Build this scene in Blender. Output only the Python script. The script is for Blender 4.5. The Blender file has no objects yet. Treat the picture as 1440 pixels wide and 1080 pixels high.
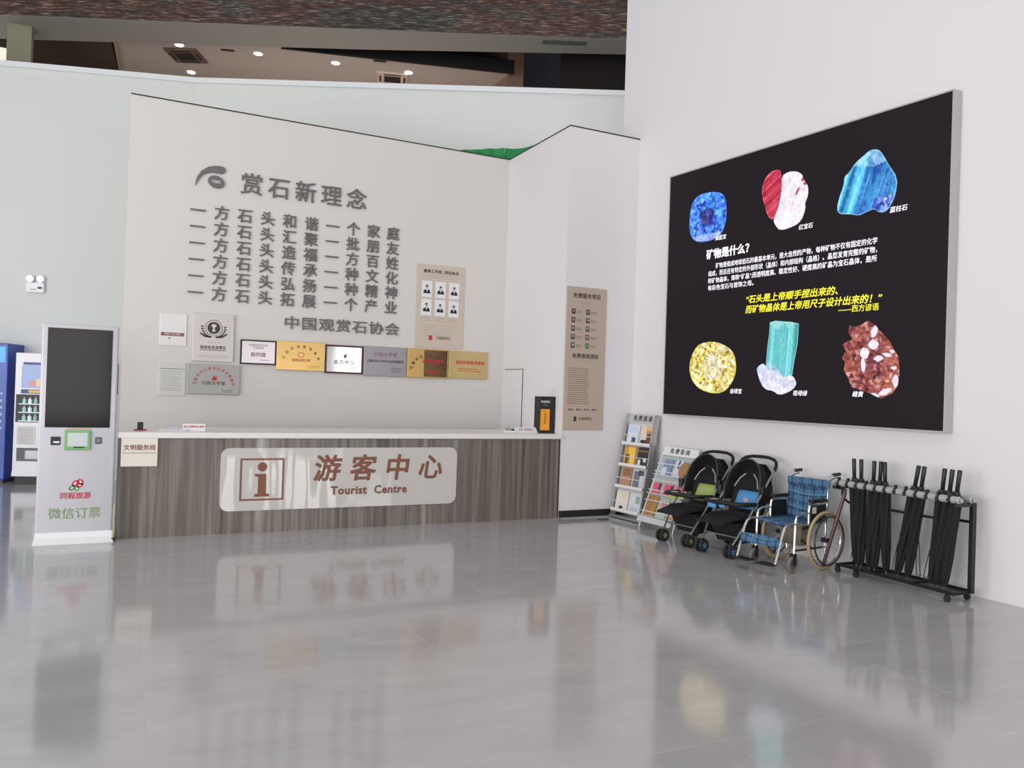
import bpy, bmesh, math, random
from mathutils import Vector, Matrix
import numpy as np
random.seed(7); RNG = np.random.RandomState(11)
S = bpy.context.scene; COL = S.collection
PI = math.pi; R = math.radians

# ---------------------------------------------------------------- camera, world, lights, exposure
def make_camera():
    yaw, pit, roll = 0.4563, 0.0070, 0.0328
    f = Vector((math.sin(yaw)*math.cos(pit), math.cos(yaw)*math.cos(pit), math.sin(pit)))
    r = Vector((math.cos(yaw), -math.sin(yaw), 0)); u = r.cross(f)
    r2 = r*math.cos(roll)+u*math.sin(roll); u2 = -r*math.sin(roll)+u*math.cos(roll)
    cd = bpy.data.cameras.new('camera'); cd.sensor_width = 36; cd.lens = 1112.59/1440*36; cd.clip_end = 200
    o = bpy.data.objects.new('camera', cd); COL.objects.link(o)
    M = Matrix((r2, u2, -f)).transposed().to_4x4(); M.translation = (0, 0, 1.6); o.matrix_world = M
    S.camera = o
make_camera()
W = bpy.data.worlds.new('world'); S.world = W; W.use_nodes = True
W.node_tree.nodes['Background'].inputs[0].default_value = (.98, .98, 1.0, 1)
W.node_tree.nodes['Background'].inputs[1].default_value = .60
def area(name, loc, target, sx, sy, power, col=(1, 1, 1)):
    l = bpy.data.lights.new(name, 'AREA'); l.shape = 'RECTANGLE'; l.size = sx; l.size_y = sy; l.energy = power; l.color = col
    o = bpy.data.objects.new(name, l); COL.objects.link(o); o.location = loc
    o.rotation_euler = (Vector(target)-Vector(loc)).to_track_quat('-Z', 'Y').to_euler(); return o
area('skylight', (0, 3, 12.5), (1, 4, 0), 10, 9, 90, (1, .97, .95))
for wx in (-9.5, -5.5, -1.5): area('facade_glazing', (wx, -6, 2.4), (2.5, 9, 1.4), 2.6, 4.0, 150, (1, .985, .98))
area('left_fill_light', (-9, 2.0, 2.3), (4, 4.8, 1.2), 9, 4.4, 800, (1, .985, .985))  # unseen fill lamp, added to brighten the side and right walls
for wx, wz, ww, wh, wp in ((3.9, 1.6, 1.1, 3.0, 62), (5.3, 1.6, .5, 3.0, 30), (7.0, 2.2, 1.0, 1.6, 16)): area('added_reflection_light', (wx, -6, wz), (wx, 5, wz), ww, wh, wp)  # unseen panels added for bright reflections in the counter sign and plaques
S.view_settings.view_transform = 'Standard'; S.view_settings.look = 'None'
S.view_settings.gamma = 1; S.view_settings.use_curve_mapping = False; S.view_settings.exposure = 0.0
S.cycles.use_denoising = True; S.cycles.max_bounces = 7; S.cycles.diffuse_bounces = 4; S.cycles.sample_clamp_indirect = 4

# ---------------------------------------------------------------- materials
def lin(c):
    return tuple(((v/255)/12.92 if v/255 <= .04045 else ((v/255+.055)/1.055)**2.4) for v in c)
MATS = {}
def mat(name, c, rough=.6, metal=0., spec=.5, emit=0., bump=0., bscale=200., coat=0., var=0., vscale=8., alpha=1., trans=0.):
    if name in MATS: return MATS[name]
    m = bpy.data.materials.new(name); m.use_nodes = True; nt = m.node_tree; b = nt.nodes['Principled BSDF']
    col = (*lin(c), 1); b.inputs['Base Color'].default_value = col
    b.inputs['Roughness'].default_value = rough; b.inputs['Metallic'].default_value = metal
    b.inputs['Specular IOR Level'].default_value = spec; b.inputs['Coat Weight'].default_value = coat
    b.inputs['Coat Roughness'].default_value = .05
    b.inputs['Alpha'].default_value = alpha; b.inputs['Transmission Weight'].default_value = trans
    if emit: b.inputs['Emission Color'].default_value = col; b.inputs['Emission Strength'].default_value = emit
    if bump or var:
        tc = nt.nodes.new('ShaderNodeTexCoord'); n = nt.nodes.new('ShaderNodeTexNoise'); n.inputs['Scale'].default_value = bscale
        n.inputs['Detail'].default_value = 4; nt.links.new(tc.outputs['Object'], n.inputs['Vector'])
        if bump:
            bp = nt.nodes.new('ShaderNodeBump'); bp.inputs['Strength'].default_value = bump; bp.inputs['Distance'].default_value = .002
            nt.links.new(n.outputs[0], bp.inputs['Height']); nt.links.new(bp.outputs[0], b.inputs['Normal'])
        if var:
            n2 = nt.nodes.new('ShaderNodeTexNoise'); n2.inputs['Scale'].default_value = vscale; n2.inputs['Detail'].default_value = 5
            nt.links.new(tc.outputs['Object'], n2.inputs['Vector'])
            mx = nt.nodes.new('ShaderNodeMix'); mx.data_type = 'RGBA'
            mx.inputs[6].default_value = tuple(v*(1-var) for v in col[:3])+(1,); mx.inputs[7].default_value = tuple(min(1, v*(1+var)) for v in col[:3])+(1,)
            nt.links.new(n2.outputs[0], mx.inputs[0]); nt.links.new(mx.outputs[2], b.inputs['Base Color'])
    MATS[name] = m; return m
def nodes_mat(name):
    m = bpy.data.materials.new(name); m.use_nodes = True; MATS[name] = m
    return m, m.node_tree, m.node_tree.nodes['Principled BSDF']
def ramp(nt, pts):
    n = nt.nodes.new('ShaderNodeValToRGB'); e = n.color_ramp.elements
    while len(e) < len(pts): e.new(.5)
    for i, (p, c) in enumerate(pts): e[i].position = p; e[i].color = (*lin(c), 1)
    return n

def floor_mat():
    m, nt, b = nodes_mat('polished_tile'); L = nt.links.new
    tc = nt.nodes.new('ShaderNodeTexCoord'); oi = nt.nodes.new('ShaderNodeObjectInfo')
    mp = nt.nodes.new('ShaderNodeMapping'); mp.inputs['Scale'].default_value = (.55, 1.6, 1); mp.inputs['Rotation'].default_value = (0, 0, .5)
    mul = nt.nodes.new('ShaderNodeMath'); mul.operation = 'MULTIPLY'; mul.inputs[1].default_value = 40
    L(oi.outputs['Random'], mul.inputs[0]); L(tc.outputs['Object'], mp.inputs[0])
    n = nt.nodes.new('ShaderNodeTexNoise'); n.noise_dimensions = '4D'; n.inputs['Scale'].default_value = 2.2; n.inputs['Detail'].default_value = 7
    n.inputs['Distortion'].default_value = 1.2
    L(mp.outputs[0], n.inputs['Vector']); L(mul.outputs[0], n.inputs['W'])
    r = ramp(nt, [(.3, (170, 167, 169)), (.5, (176, 173, 174)), (.62, (179, 176, 176)), (.74, (188, 185, 183))]); L(n.outputs[0], r.inputs[0])
    L(r.outputs[0], b.inputs['Base Color'])
    b.inputs['Roughness'].default_value = .10; b.inputs['Specular IOR Level'].default_value = 1.0
    n3 = nt.nodes.new('ShaderNodeTexNoise'); n3.inputs['Scale'].default_value = 3.5
    L(tc.outputs['Object'], n3.inputs['Vector'])
    bp = nt.nodes.new('ShaderNodeBump'); bp.inputs['Strength'].default_value = .05; bp.inputs['Distance'].default_value = .01
    L(n3.outputs[0], bp.inputs['Height']); L(bp.outputs[0], b.inputs['Normal'])
    return m
def wood_stone_mat():
    m, nt, b = nodes_mat('striped_counter_stone'); L = nt.links.new
    tc = nt.nodes.new('ShaderNodeTexCoord'); oi = nt.nodes.new('ShaderNodeObjectInfo')
    mp = nt.nodes.new('ShaderNodeMapping'); mp.inputs['Scale'].default_value = (3.4, 1, .10); L(tc.outputs['Object'], mp.inputs[0])
    mul = nt.nodes.new('ShaderNodeMath'); mul.operation = 'MULTIPLY'; mul.inputs[1].default_value = 25; L(oi.outputs['Random'], mul.inputs[0])
    n = nt.nodes.new('ShaderNodeTexNoise'); n.noise_dimensions = '4D'; n.inputs['Scale'].default_value = 1.1; n.inputs['Detail'].default_value = 9
    n.inputs['Roughness'].default_value = .62; n.inputs['Distortion'].default_value = .25
    L(mp.outputs[0], n.inputs['Vector']); L(mul.outputs[0], n.inputs['W'])
    r = ramp(nt, [(.32, (56, 49, 45)), (.41, (92, 83, 77)), (.47, (128, 119, 111)), (.52, (98, 88, 83)), (.57, (118, 110, 103)), (.63, (154, 146, 140)), (.70, (200, 194, 188))])
    L(n.outputs[0], r.inputs[0]); L(r.outputs[0], b.inputs['Base Color']); b.inputs['Roughness'].default_value = .28
    return m
def mural_mat():
    m, nt, b = nodes_mat('mural_relief_paint'); L = nt.links.new
    tc = nt.nodes.new('ShaderNodeTexCoord')
    def noi(sc, scale, det=8):
        mp = nt.nodes.new('ShaderNodeMapping'); mp.inputs['Scale'].default_value = sc; L(tc.outputs['Object'], mp.inputs[0])
        n = nt.nodes.new('ShaderNodeTexNoise'); n.inputs['Scale'].default_value = scale; n.inputs['Detail'].default_value = det
        n.inputs['Roughness'].default_value = .7; L(mp.outputs[0], n.inputs['Vector']); return n
    a = noi((1.5, 1, 28), 2.4); r1 = ramp(nt, [(.36, (26, 25, 24)), (.45, (78, 74, 70)), (.5, (48, 46, 44)), (.57, (116, 112, 106)), (.66, (190, 184, 174))]); L(a.outputs[0], r1.inputs[0])
    c = noi((.35, 1, 1.6), .8, 7); r2 = ramp(nt, [(.38, (126, 136, 118)), (.45, (176, 174, 170)), (.53, (224, 156, 140)), (.58, (204, 200, 196)), (.68, (132, 130, 138))]); L(c.outputs[0], r2.inputs[0])
    mx = nt.nodes.new('ShaderNodeMix'); mx.data_type = 'RGBA'; mx.blend_type = 'OVERLAY'; mx.inputs[0].default_value = .7
    L(r1.outputs[0], mx.inputs[6]); L(r2.outputs[0], mx.inputs[7]); L(mx.outputs[2], b.inputs['Base Color'])
    b.inputs['Roughness'].default_value = .8
    return m
def plaid_mat():
    m, nt, b = nodes_mat('blue_plaid'); L = nt.links.new
    tc = nt.nodes.new('ShaderNodeTexCoord'); sp = nt.nodes.new('ShaderNodeSeparateXYZ'); L(tc.outputs['Object'], sp.inputs[0])
    ad = nt.nodes.new('ShaderNodeMath'); ad.operation = 'ADD'; L(sp.outputs[1], ad.inputs[0]); L(sp.outputs[2], ad.inputs[1])
    def band(src, per, w):
        m1 = nt.nodes.new('ShaderNodeMath'); m1.operation = 'PINGPONG'; m1.inputs[1].default_value = per; L(src, m1.inputs[0])
        m2 = nt.nodes.new('ShaderNodeMath'); m2.operation = 'LESS_THAN'; m2.inputs[1].default_value = w; L(m1.outputs[0], m2.inputs[0]); return m2.outputs[0]
    last = None
    for src, per, w, c, f in ((sp.outputs[0], .028, .011, (30, 52, 92), .65), (ad.outputs[0], .040, .013, (28, 48, 88), .6),
                              (sp.outputs[0], .056, .005, (120, 168, 190), .6), (ad.outputs[0], .075, .005, (110, 160, 150), .55)):
        mm = nt.nodes.new('ShaderNodeMath'); mm.operation = 'MULTIPLY'; mm.inputs[1].default_value = f; L(band(src, per, w), mm.inputs[0])
        mx = nt.nodes.new('ShaderNodeMix'); mx.data_type = 'RGBA'; L(mm.outputs[0], mx.inputs[0])
        if last is None: mx.inputs[6].default_value = (*lin((72, 112, 146)), 1)
        else: L(last, mx.inputs[6])
        mx.inputs[7].default_value = (*lin(c), 1); last = mx.outputs[2]
    L(last, b.inputs['Base Color']); b.inputs['Roughness'].default_value = .85
    return m
def vcol_mat(name, emit, rough=.35):
    m, nt, b = nodes_mat(name); a = nt.nodes.new('ShaderNodeVertexColor'); a.layer_name = 'print'
    nt.links.new(a.outputs[0], b.inputs['Base Color'])
    if emit: nt.links.new(a.outputs[0], b.inputs['Emission Color']); b.inputs['Emission Strength'].default_value = emit; b.inputs['Base Color'].default_value = (0, 0, 0, 1)
    b.inputs['Roughness'].default_value = rough; return m

TILE = floor_mat(); COUNTER = wood_stone_mat(); MURAL = mural_mat(); PLAID = plaid_mat(); GEM = vcol_mat('backlit_gem_print', .42)
WALL = mat('warm_white_wall_paint', (213, 209, 205), .75, spec=.3, bump=.04, bscale=120, var=.012, vscale=.7)
WALLR = mat('white_right_wall_paint', (223, 220, 222), .75, spec=.3, bump=.04, bscale=120, var=.01, vscale=.6)
WALLG = mat('cool_white_parapet_paint', (217, 220, 217), .7, spec=.3, bump=.04, bscale=120, var=.012, vscale=.6)
BLACK = mat('black_trim', (24, 22, 24), .5)
LETTER = mat('grey_metal_letters', (112, 109, 110), .45, .35)
WHITE = mat('white_plastic', (232, 231, 236), .35, coat=.2)
WHITEM = mat('white_powder_coat', (226, 226, 228), .4)
STEEL = mat('brushed_steel', (190, 190, 192), .3, .85)
CHROME = mat('chrome_tube', (215, 215, 218), .18, .9)
SILVER = mat('silver_plate', (196, 190, 188), .38, .55, bump=.1, bscale=300)
GOLD = mat('gold_plate', (206, 170, 106), .28, .65, var=.15, vscale=3)
GOLD2 = mat('pale_gold_plate', (205, 182, 128), .28, .65, var=.12, vscale=3)
BGLOSS = mat('black_glass', (26, 23, 22), .10, spec=.16)
BPLAST = mat('black_plastic', (26, 25, 28), .45)
BFAB = mat('black_fabric', (23, 21, 26), .85, bump=.2, bscale=500)
RUBBER = mat('rubber', (34, 33, 35), .7)
RED = mat('red_print', (196, 40, 52), .5); GREENP = mat('green_print', (92, 150, 66), .5)
BROWN = mat('brown_letters', (128, 78, 60), .45); DARKP = mat('dark_print', (62, 56, 56), .6); GREYP = mat('pale_grey_print', (168, 160, 154), .6)
ACRYL = mat('clear_acrylic', (222, 226, 222), .12, spec=.6, alpha=.55)

# ---------------------------------------------------------------- mesh helpers
class MB:
    def __init__(s): s.v = []; s.f = []
    def add(s, vs, fs, M=None):
        n = len(s.v); s.v += [tuple(M @ Vector(p)) if M is not None else tuple(p) for p in vs]; s.f += [tuple(i+n for i in q) for q in fs]; return s
    def box(s, x0, x1, y0, y1, z0, z1, bev=0., seg=2, M=None):
        if bev:
            bm = bmesh.new(); bmesh.ops.create_cube(bm, size=1)
            for q in bm.verts: q.co = Vector(((x0+x1)/2+q.co.x*(x1-x0), (y0+y1)/2+q.co.y*(y1-y0), (z0+z1)/2+q.co.z*(z1-z0)))
            bmesh.ops.bevel(bm, geom=bm.edges[:], offset=bev, segments=seg, profile=.5, affect='EDGES')
            bm.verts.ensure_lookup_table(); s.add([q.co.copy() for q in bm.verts], [[q.index for q in f.verts] for f in bm.faces], M); bm.free(); return s
        return s.add([(x0, y0, z0), (x1, y0, z0), (x1, y1, z0), (x0, y1, z0), (x0, y0, z1), (x1, y0, z1), (x1, y1, z1), (x0, y1, z1)],
                     [(3, 2, 1, 0), (4, 5, 6, 7), (0, 1, 5, 4), (1, 2, 6, 5), (2, 3, 7, 6), (3, 0, 4, 7)], M)
    def prism(s, pts, y0, y1):            # outline in x,z (counter-clockwise seen from -y), extruded along y
        n = len(pts); return s.add([(x, y0, z) for x, z in pts]+[(x, y1, z) for x, z in pts],
            [tuple(range(n)), tuple(range(2*n-1, n-1, -1))]+[(i, i+n, (i+1) % n+n, (i+1) % n) for i in range(n)])
    def prism_z(s, pts, z0, z1):
        n = len(pts); return s.add([(x, y, z0) for x, y in pts]+[(x, y, z1) for x, y in pts],
            [tuple(range(n-1, -1, -1)), tuple(range(n, 2*n))]+[(i, (i+1) % n, (i+1) % n+n, i+n) for i in range(n)])
    def tube(s, path, r, n=8, closed=False, cap=True):
        P = [Vector(p) for p in path]; m = len(P); rs = r if isinstance(r, (list, tuple)) else [r]*m; base = len(s.v); up = None
        for i, p in enumerate(P):
            a = P[(i-1) % m] if (closed or i > 0) else p; b = P[(i+1) % m] if (closed or i < m-1) else p
            t = (b-a).normalized()
            if up is None: up = Vector((0, 0, 1)) if abs(t.z) < .9 else Vector((1, 0, 0))
            x = t.cross(up).normalized(); up = x.cross(t).normalized()
            for k in range(n):
                an = 2*PI*k/n; s.v.append(tuple(p+x*math.cos(an)*rs[i]+up*math.sin(an)*rs[i]))
        for i in range(m if closed else m-1):
            j = (i+1) % m
            for k in range(n): s.f.append((base+i*n+k, base+i*n+(k+1) % n, base+j*n+(k+1) % n, base+j*n+k))
        if cap and not closed: s.f.append(tuple(base+k for k in range(n-1, -1, -1))); s.f.append(tuple(base+(m-1)*n+k for k in range(n)))
        return s
    def cyl(s, a, b, r, n=16): return s.tube([a, b], r, n)
    def torus_x(s, c, R_, r, n=32, k=8):   # ring whose axis is x
        return s.tube([(c[0], c[1]+R_*math.cos(2*PI*i/n), c[2]+R_*math.sin(2*PI*i/n)) for i in range(n)], r, k, closed=True)
    def sphere(s, c, rx, ry, rz, n=12, m=8):
        vs = [(c[0], c[1], c[2]-rz)]; fs = []
        for i in range(1, m):
            a = -PI/2+PI*i/m
            for k in range(n): vs.append((c[0]+rx*math.cos(a)*math.cos(2*PI*k/n), c[1]+ry*math.cos(a)*math.sin(2*PI*k/n), c[2]+rz*math.sin(a)))
        vs.append((c[0], c[1], c[2]+rz)); T = len(vs)-1
        for k in range(n): fs.append((0, 1+(k+1) % n, 1+k)); fs.append((T, 1+(m-2)*n+k, 1+(m-2)*n+(k+1) % n))
        for i in range(m-2):
            for k in range(n): fs.append((1+i*n+k, 1+i*n+(k+1) % n, 1+(i+1)*n+(k+1) % n, 1+(i+1)*n+k))
        return s.add(vs, fs)
    def build(s, name, m, parent=None, smooth=False, loc=None, rz=None):
        me = bpy.data.meshes.new(name); me.from_pydata(s.v, [], s.f); me.validate()
        bm = bmesh.new(); bm.from_mesh(me); bmesh.ops.recalc_face_normals(bm, faces=bm.faces)
        if smooth:
            for f in bm.faces: f.smooth = True
            for e in bm.edges:
                if len(e.link_faces) == 2 and e.calc_face_angle() > R(42): e.smooth = False
        bm.to_mesh(me); bm.free()
        return link(name, me, m, parent, loc, rz)
def link(name, me, m, parent=None, loc=None, rz=None):
    if m is not None and not me.materials: me.materials.append(m)
    o = bpy.data.objects.new(name, me); COL.objects.link(o)
    if parent is not None: o.parent = parent
    if loc is not None: o.location = loc
    if rz is not None: o.rotation_euler = (0, 0, rz)
    return o
def tag(o, label=None, cat=None, group=None, kind=None):
    if label: o['label'] = label
    if cat: o['category'] = cat
    if group: o['group'] = group
    if kind: o['kind'] = kind
    return o
def struct(o): o['kind'] = 'structure'; return o
def thing(name, label, cat, loc=(0, 0, 0), rz=0., group=None):
    o = bpy.data.objects.new(name, None); o.empty_display_size = .1; COL.objects.link(o); o.location = loc; o.rotation_euler = (0, 0, rz)
    return tag(o, label, cat, group)
def copy_tree(o, parent=None):
    c = o.copy(); COL.objects.link(c)
    if parent is not None: c.parent = parent
    for ch in [k for k in bpy.data.objects if k.parent == o]: copy_tree(ch, c)
    return c
TC = {}
def text_mesh(body, size, bold=0., depth=0., align='CENTER', shear=0., xs=1., space=1., arc=None):
    """flat or raised lettering standing in the x-z plane, facing -y, centred on the origin"""
    key = (body, size, bold, depth, align, shear, xs, space)
    if key in TC: return TC[key]
    c = bpy.data.curves.new('lettering', 'FONT'); c.body = body; c.size = 1; c.align_x = align; c.align_y = 'CENTER'; c.shear = shear
    if bold: c.bevel_depth = bold; c.bevel_resolution = 0; c.extrude = .01; depth = max(depth, .0008)
    c.resolution_u = 2; c.space_character = space; c.space_line = 1.0
    o = bpy.data.objects.new('lettering', c); COL.objects.link(o); bpy.context.view_layer.update()
    me = bpy.data.meshes.new_from_object(o); bpy.data.objects.remove(o)
    me.materials.clear()
    bm = bmesh.new(); bm.from_mesh(me)
    if bold:
        zs = [v.co.z for v in bm.verts]; lo_, hi_ = min(zs), max(zs)
        for v in bm.verts: v.co.z = (v.co.z-lo_)/(hi_-lo_)
    elif depth > 0:
        ext = bmesh.ops.extrude_face_region(bm, geom=bm.faces[:]); vs = [e for e in ext['geom'] if isinstance(e, bmesh.types.BMVert)]
        for v in vs: v.co.z += 1.
    for v in bm.verts: x, y, z = v.co; v.co = Vector((x*size*xs, -z*depth, y*size))
    bmesh.ops.recalc_face_normals(bm, faces=bm.faces); bm.to_mesh(me); bm.free(); TC[key] = me; return me
def text(body, x, y, z, size, m, parent, name='lettering', **k):
    return link(name, text_mesh(body, size, **k), m, parent, (x, y, z))
def quad(name, x0, x1, z0, z1, y, m, parent, d=.002):
    return MB().box(x0, x1, y-d, y, z0, z1).build(name, m, parent)

# ---------------------------------------------------------------- setting: floor, walls
TW, TD = .805, .815
struct(MB().box(-7, 9.5, -1.2, 17, -.2, -.0006).build('floor', mat('floor_grout', (200, 196, 192), .3)))
FL = bpy.data.objects['floor']
tm = MB().box(-TW/2+.0013, TW/2-.0013, -TD/2+.0013, TD/2-.0013, -.012, 0).build('floor_tile', TILE, FL)
first = True
for i in range(-5, 8):
    for j in range(-4, 14):
        x = .143+TW*(i+.5); y = 2.865+TD*(j+.5)
        if x > -.2 and y > 9.9: continue
        if y > 8.9 and x > 5.3: continue
        if x-TW/2 > 6.056+.0875*(8.716-y)+.1 : continue
        if y+.41 < .9*abs(x)-2.2 : continue
        o = tm if first else tm.copy()
        if not first: COL.objects.link(o)
        o.location = (x, y, 0); first = False

YC, YB, XR, HP = 8.716, 10.484, 6.056, 4.97
TH = .0872; RWZ = -(PI/2-TH)
def rw(s, off, z=0.): return (XR+s*math.sin(TH)-off*math.cos(TH), YC-s*math.cos(TH)-off*math.sin(TH), z)
# right wall (long high wall that carries the light box)
struct(MB().box(-.356, 10.5, 0, .25, 0, 11).build('wall_right', WALLR, None, loc=(XR, YC, 0), rz=RWZ))
# pillar projecting beside the counter, with black skirting and black top edge
struct(MB().box(4.99, XR+.03, YC, YB+.3, 0, HP).build('wall_pillar', WALLR))
struct(MB().box(4.995, XR-.005, YC-.012, YC, 0, .085).build('baseboard_pillar', BLACK))
# recessed back wall
struct(MB().box(-.03, 5.0, YB, YB+.15, 0, HP).build('wall_back', WALL))
struct(MB().box(-.03, 4.985, YB-.006, YB+.15, HP, HP+.014).box(4.984, XR, YC-.006, YC+.01, HP, HP+.014).box(4.984, 5.0, YC, YB, HP, HP+.014).build('trim_1', BLACK))
# service door in the side of the pillar
dr = struct(MB().box(4.984, 4.99, 9.83, 10.40, 0, 1.885).build('door_1', WALLR))
MB().box(4.981, 4.9895, 9.822, 9.83, 0, 1.893).box(4.981, 4.9895, 9.83, 10.41, 1.885, 1.893).build('door_gap', mat('shadow_gap', (70, 68, 66), .8), dr)
MB().box(4.966, 4.984, 9.88, 9.90, .95, 1.07, .004).build('door_handle', STEEL, dr)
# parapet wall of the upper floor, bent where two runs meet
A0, A1, A2 = Vector((-6.2, 15.49)), Vector((.86, 13.31)), Vector((8.3, 9.60))
def run(a, b, y0, y1, z0, z1, mb=None):
    mb = mb or MB(); d = (b-a).normalized(); nrm = Vector((-d.y, d.x))
    q = [a+nrm*y0, b+nrm*y0, b+nrm*y1, a+nrm*y1]; return mb.prism_z([(p.x, p.y) for p in q], z0, z1)
struct(run(A0, A1, 0, .2, 0, 6.22).build('wall_left', WALLG)); struct(run(A1, A2, 0, .2, 0, 6.22).build('wall_parapet', WALLG))
struct(run(A1, A2, -.035, .24, 6.22, 6.30, run(A0, A1, -.035, .24, 6.22, 6.30)).build('trim_2', mat('parapet_cap', (226, 230, 232), .4)))
# mezzanine slab, high band with the mural, soffit
F0, F1 = Vector((-7.0, 18.1)), Vector((9.4, 10.35)); dF = (F1-F0).normalized(); nF = Vector((-dF.y, dF.x))
def fpt(x, off): t = (x-F0.x)/dF.x; return F0+dF*t+nF*off
struct(MB().prism_z([(-5.9, 15.60), (.92, 13.50), (8.3, 9.85), (11, 12), (11, 21), (-6, 21)], 5.0, 5.12).build('floor_mezzanine', mat('mezzanine_floor', (176, 164, 156), .5)))
SOF = mat('soffit_grey', (152, 153, 148), .7)
struct(MB().prism_z([tuple(fpt(-7, .02)), tuple(fpt(9.0, .02)), tuple(fpt(9.0, .50)), tuple(fpt(3.3, .80)), tuple(fpt(-1.5, .92)), tuple(fpt(-7, 1.0))], 7.6, 7.72).build('ceiling_soffit', SOF))
g = thing('relief_mural', 'long mottled grey and red brushwork mural band along the high bulkhead', 'mural', (F0.x, F0.y, 0), math.atan2(dF.y, dF.x))
nx, nz = 420, 44; vs = []; fs = []; Lf = (F1-F0).length
hh = RNG.rand(nz+1, nx+1)
for a in range(10): hh[:, 1:] = (hh[:, 1:]+hh[:, :-1])/2
for j in range(nz+1):
    for i in range(nx+1): vs.append((Lf*i/nx, -.005-.05*hh[j, i], 7.6+2.3*j/nz))
for j in range(nz):
    for i in range(nx): q = j*(nx+1)+i; fs.append((q, q+1, q+nx+2, q+nx+1))
MB().add(vs, fs).build('painted_relief', MURAL, g)
MB().box(0, Lf, 0, .02, 7.6, 9.9).build('backing_board', SOF, g)
pt = fpt(7.0, .12); pt2 = fpt(6.35, .12)
tag(MB().box(0, .75, 0, .16, -.006, 0).build('ceiling_grille', mat('green_grille', (90, 104, 92), .6), None, loc=(fpt(6.2, .12).x, fpt(6.2, .12).y, 7.6), rz=math.atan2(dF.y, dF.x)),
    'small green grey air grille in the grey soffit at far right', 'grille')
# mezzanine room behind
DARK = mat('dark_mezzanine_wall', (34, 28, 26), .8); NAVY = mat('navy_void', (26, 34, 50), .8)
struct(MB().box(-8, 11, 21, 21.2, 5.1, 9).build('wall_mezzanine_back', mat('mezzanine_brown_wall', (112, 94, 84), .8)))
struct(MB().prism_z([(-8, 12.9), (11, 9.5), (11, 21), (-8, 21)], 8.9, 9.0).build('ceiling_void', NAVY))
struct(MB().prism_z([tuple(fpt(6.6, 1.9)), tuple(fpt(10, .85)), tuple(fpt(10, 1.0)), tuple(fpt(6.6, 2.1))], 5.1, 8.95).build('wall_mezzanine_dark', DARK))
struct(MB().box(6.6, 6.95, 14.1, 21, 5.1, 8.9).build('wall_mezzanine_right', mat('mezzanine_warm_wall', (150, 122, 104), .8)))
struct(MB().prism_z([(-8, 17.2), (-.43, 16.2), (-.1, 21), (-8, 21)], 7.8, 7.9).build('ceiling_dark', mat('painted_dim_ceiling', (74, 62, 56), .8)))  # dimmer left end of the ceiling, shade put into the base colour
CEIL = mat('pinkish_ceiling_panel', (190, 182, 176), .8)
struct(MB().prism_z([(-.43, 15.0), (2.4, 14.95), (6.6, 13.85), (6.6, 21), (-.1, 21)], 7.8, 7.9).build('ceiling_panel', CEIL))
struct(MB().prism_z([(-.45, 15.0), (-.38, 15.0), (-.05, 21), (-.12, 21)], 7.775, 7.8).build('trim_3', mat('ceiling_seam', (170, 155, 145), .7)))
struct(MB().prism_z([(2.4, 14.93), (6.6, 13.80), (6.6, 13.85), (2.4, 14.99)], 7.72, 7.98).build('trim_4', BLACK))
struct(MB().box(-1.98, -1.62, 16.0, 16.35, 5.12, 7.6).build('wall_column', mat('column_olive_grey', (150, 150, 128), .8)))
struct(MB().box(-4.3, -2.05, 17.3, 17.4, 5.12, 7.6).build('window_1', mat('bright_upper_window', (238, 234, 220), .5, emit=.75)))
def disc_light(x, y, g_):
    t = thing('downlight', None, 'ceiling light', (x, y, 7.8), 0, g_)
    MB().tube([(0, 0, -.012), (0, 0, 0)], .10, 20).build('trim_ring', WHITEM, t)
    MB().tube([(0, 0, -.016), (0, 0, -.011)], .075, 20).build('bulb', mat('warm_bulb', (255, 236, 214), .5, emit=9), t)
    l = bpy.data.lights.new('downlight_lamp', 'SPOT'); l.energy = 250 if x > 3 else 60; l.color = (1, .94, .90); l.spot_size = 2.2; l.shadow_soft_size = .08
    o = bpy.data.objects.new('downlight_lamp', l); COL.objects.link(o); o.parent = t; o.location = (0, 0, -.05)
    return t
for (x, y, lb) in ((.723, 15.95, 'faint round downlight beside the dark air conditioner, under the soffit'), (2.083, 15.6, 'round downlight in middle of upper ceiling, right of dark air conditioner'),
                   (1.024, 17.245, 'round downlight just below the dark air conditioner cassette'), (3.475, 15.268, 'round downlight between the middle one and the pale air conditioner'),
                   (4.854, 14.98, 'round downlight at the corner of the pale air conditioner')):
    tag(disc_light(x, y, 'downlights in the upper floor ceiling'), lb)
def cassette(x, y, w, d, rz, fm, gm, lb):
    t = thing('ceiling_air_conditioner', lb, 'air conditioner', (x, y, 7.8), rz, 'ceiling cassettes on the upper floor')
    MB().box(-w/2, w/2, -d/2, d/2, -.035, 0, .01).build('frame', fm, t)
    g_ = MB()
    for k in range(8): g_.box(-w*.27, w*.27, -d*.25+k*d*.066, -d*.25+k*d*.066+.018, -.045, -.036)
    g_.build('intake_grille', gm, t)
    for sx, sy, a, b_ in ((0, -.38, .28, .035), (0, .38, .28, .035), (-.4, 0, .03, .24), (.4, 0, .03, .24)):
        MB().box(w*sx-w*a, w*sx+w*a, d*sy-d*b_, d*sy+d*b_, -.041, -.036).build('air_flap', gm, t)
DG = mat('dark_grille', (50, 42, 38), .7)
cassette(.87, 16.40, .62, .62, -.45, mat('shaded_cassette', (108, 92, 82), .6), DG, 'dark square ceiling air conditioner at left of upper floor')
cassette(4.66, 15.42, .60, .60, -.30, mat('pale_cassette', (222, 206, 194), .6), DG, 'pale square ceiling air conditioner behind the parapet rail')
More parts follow.
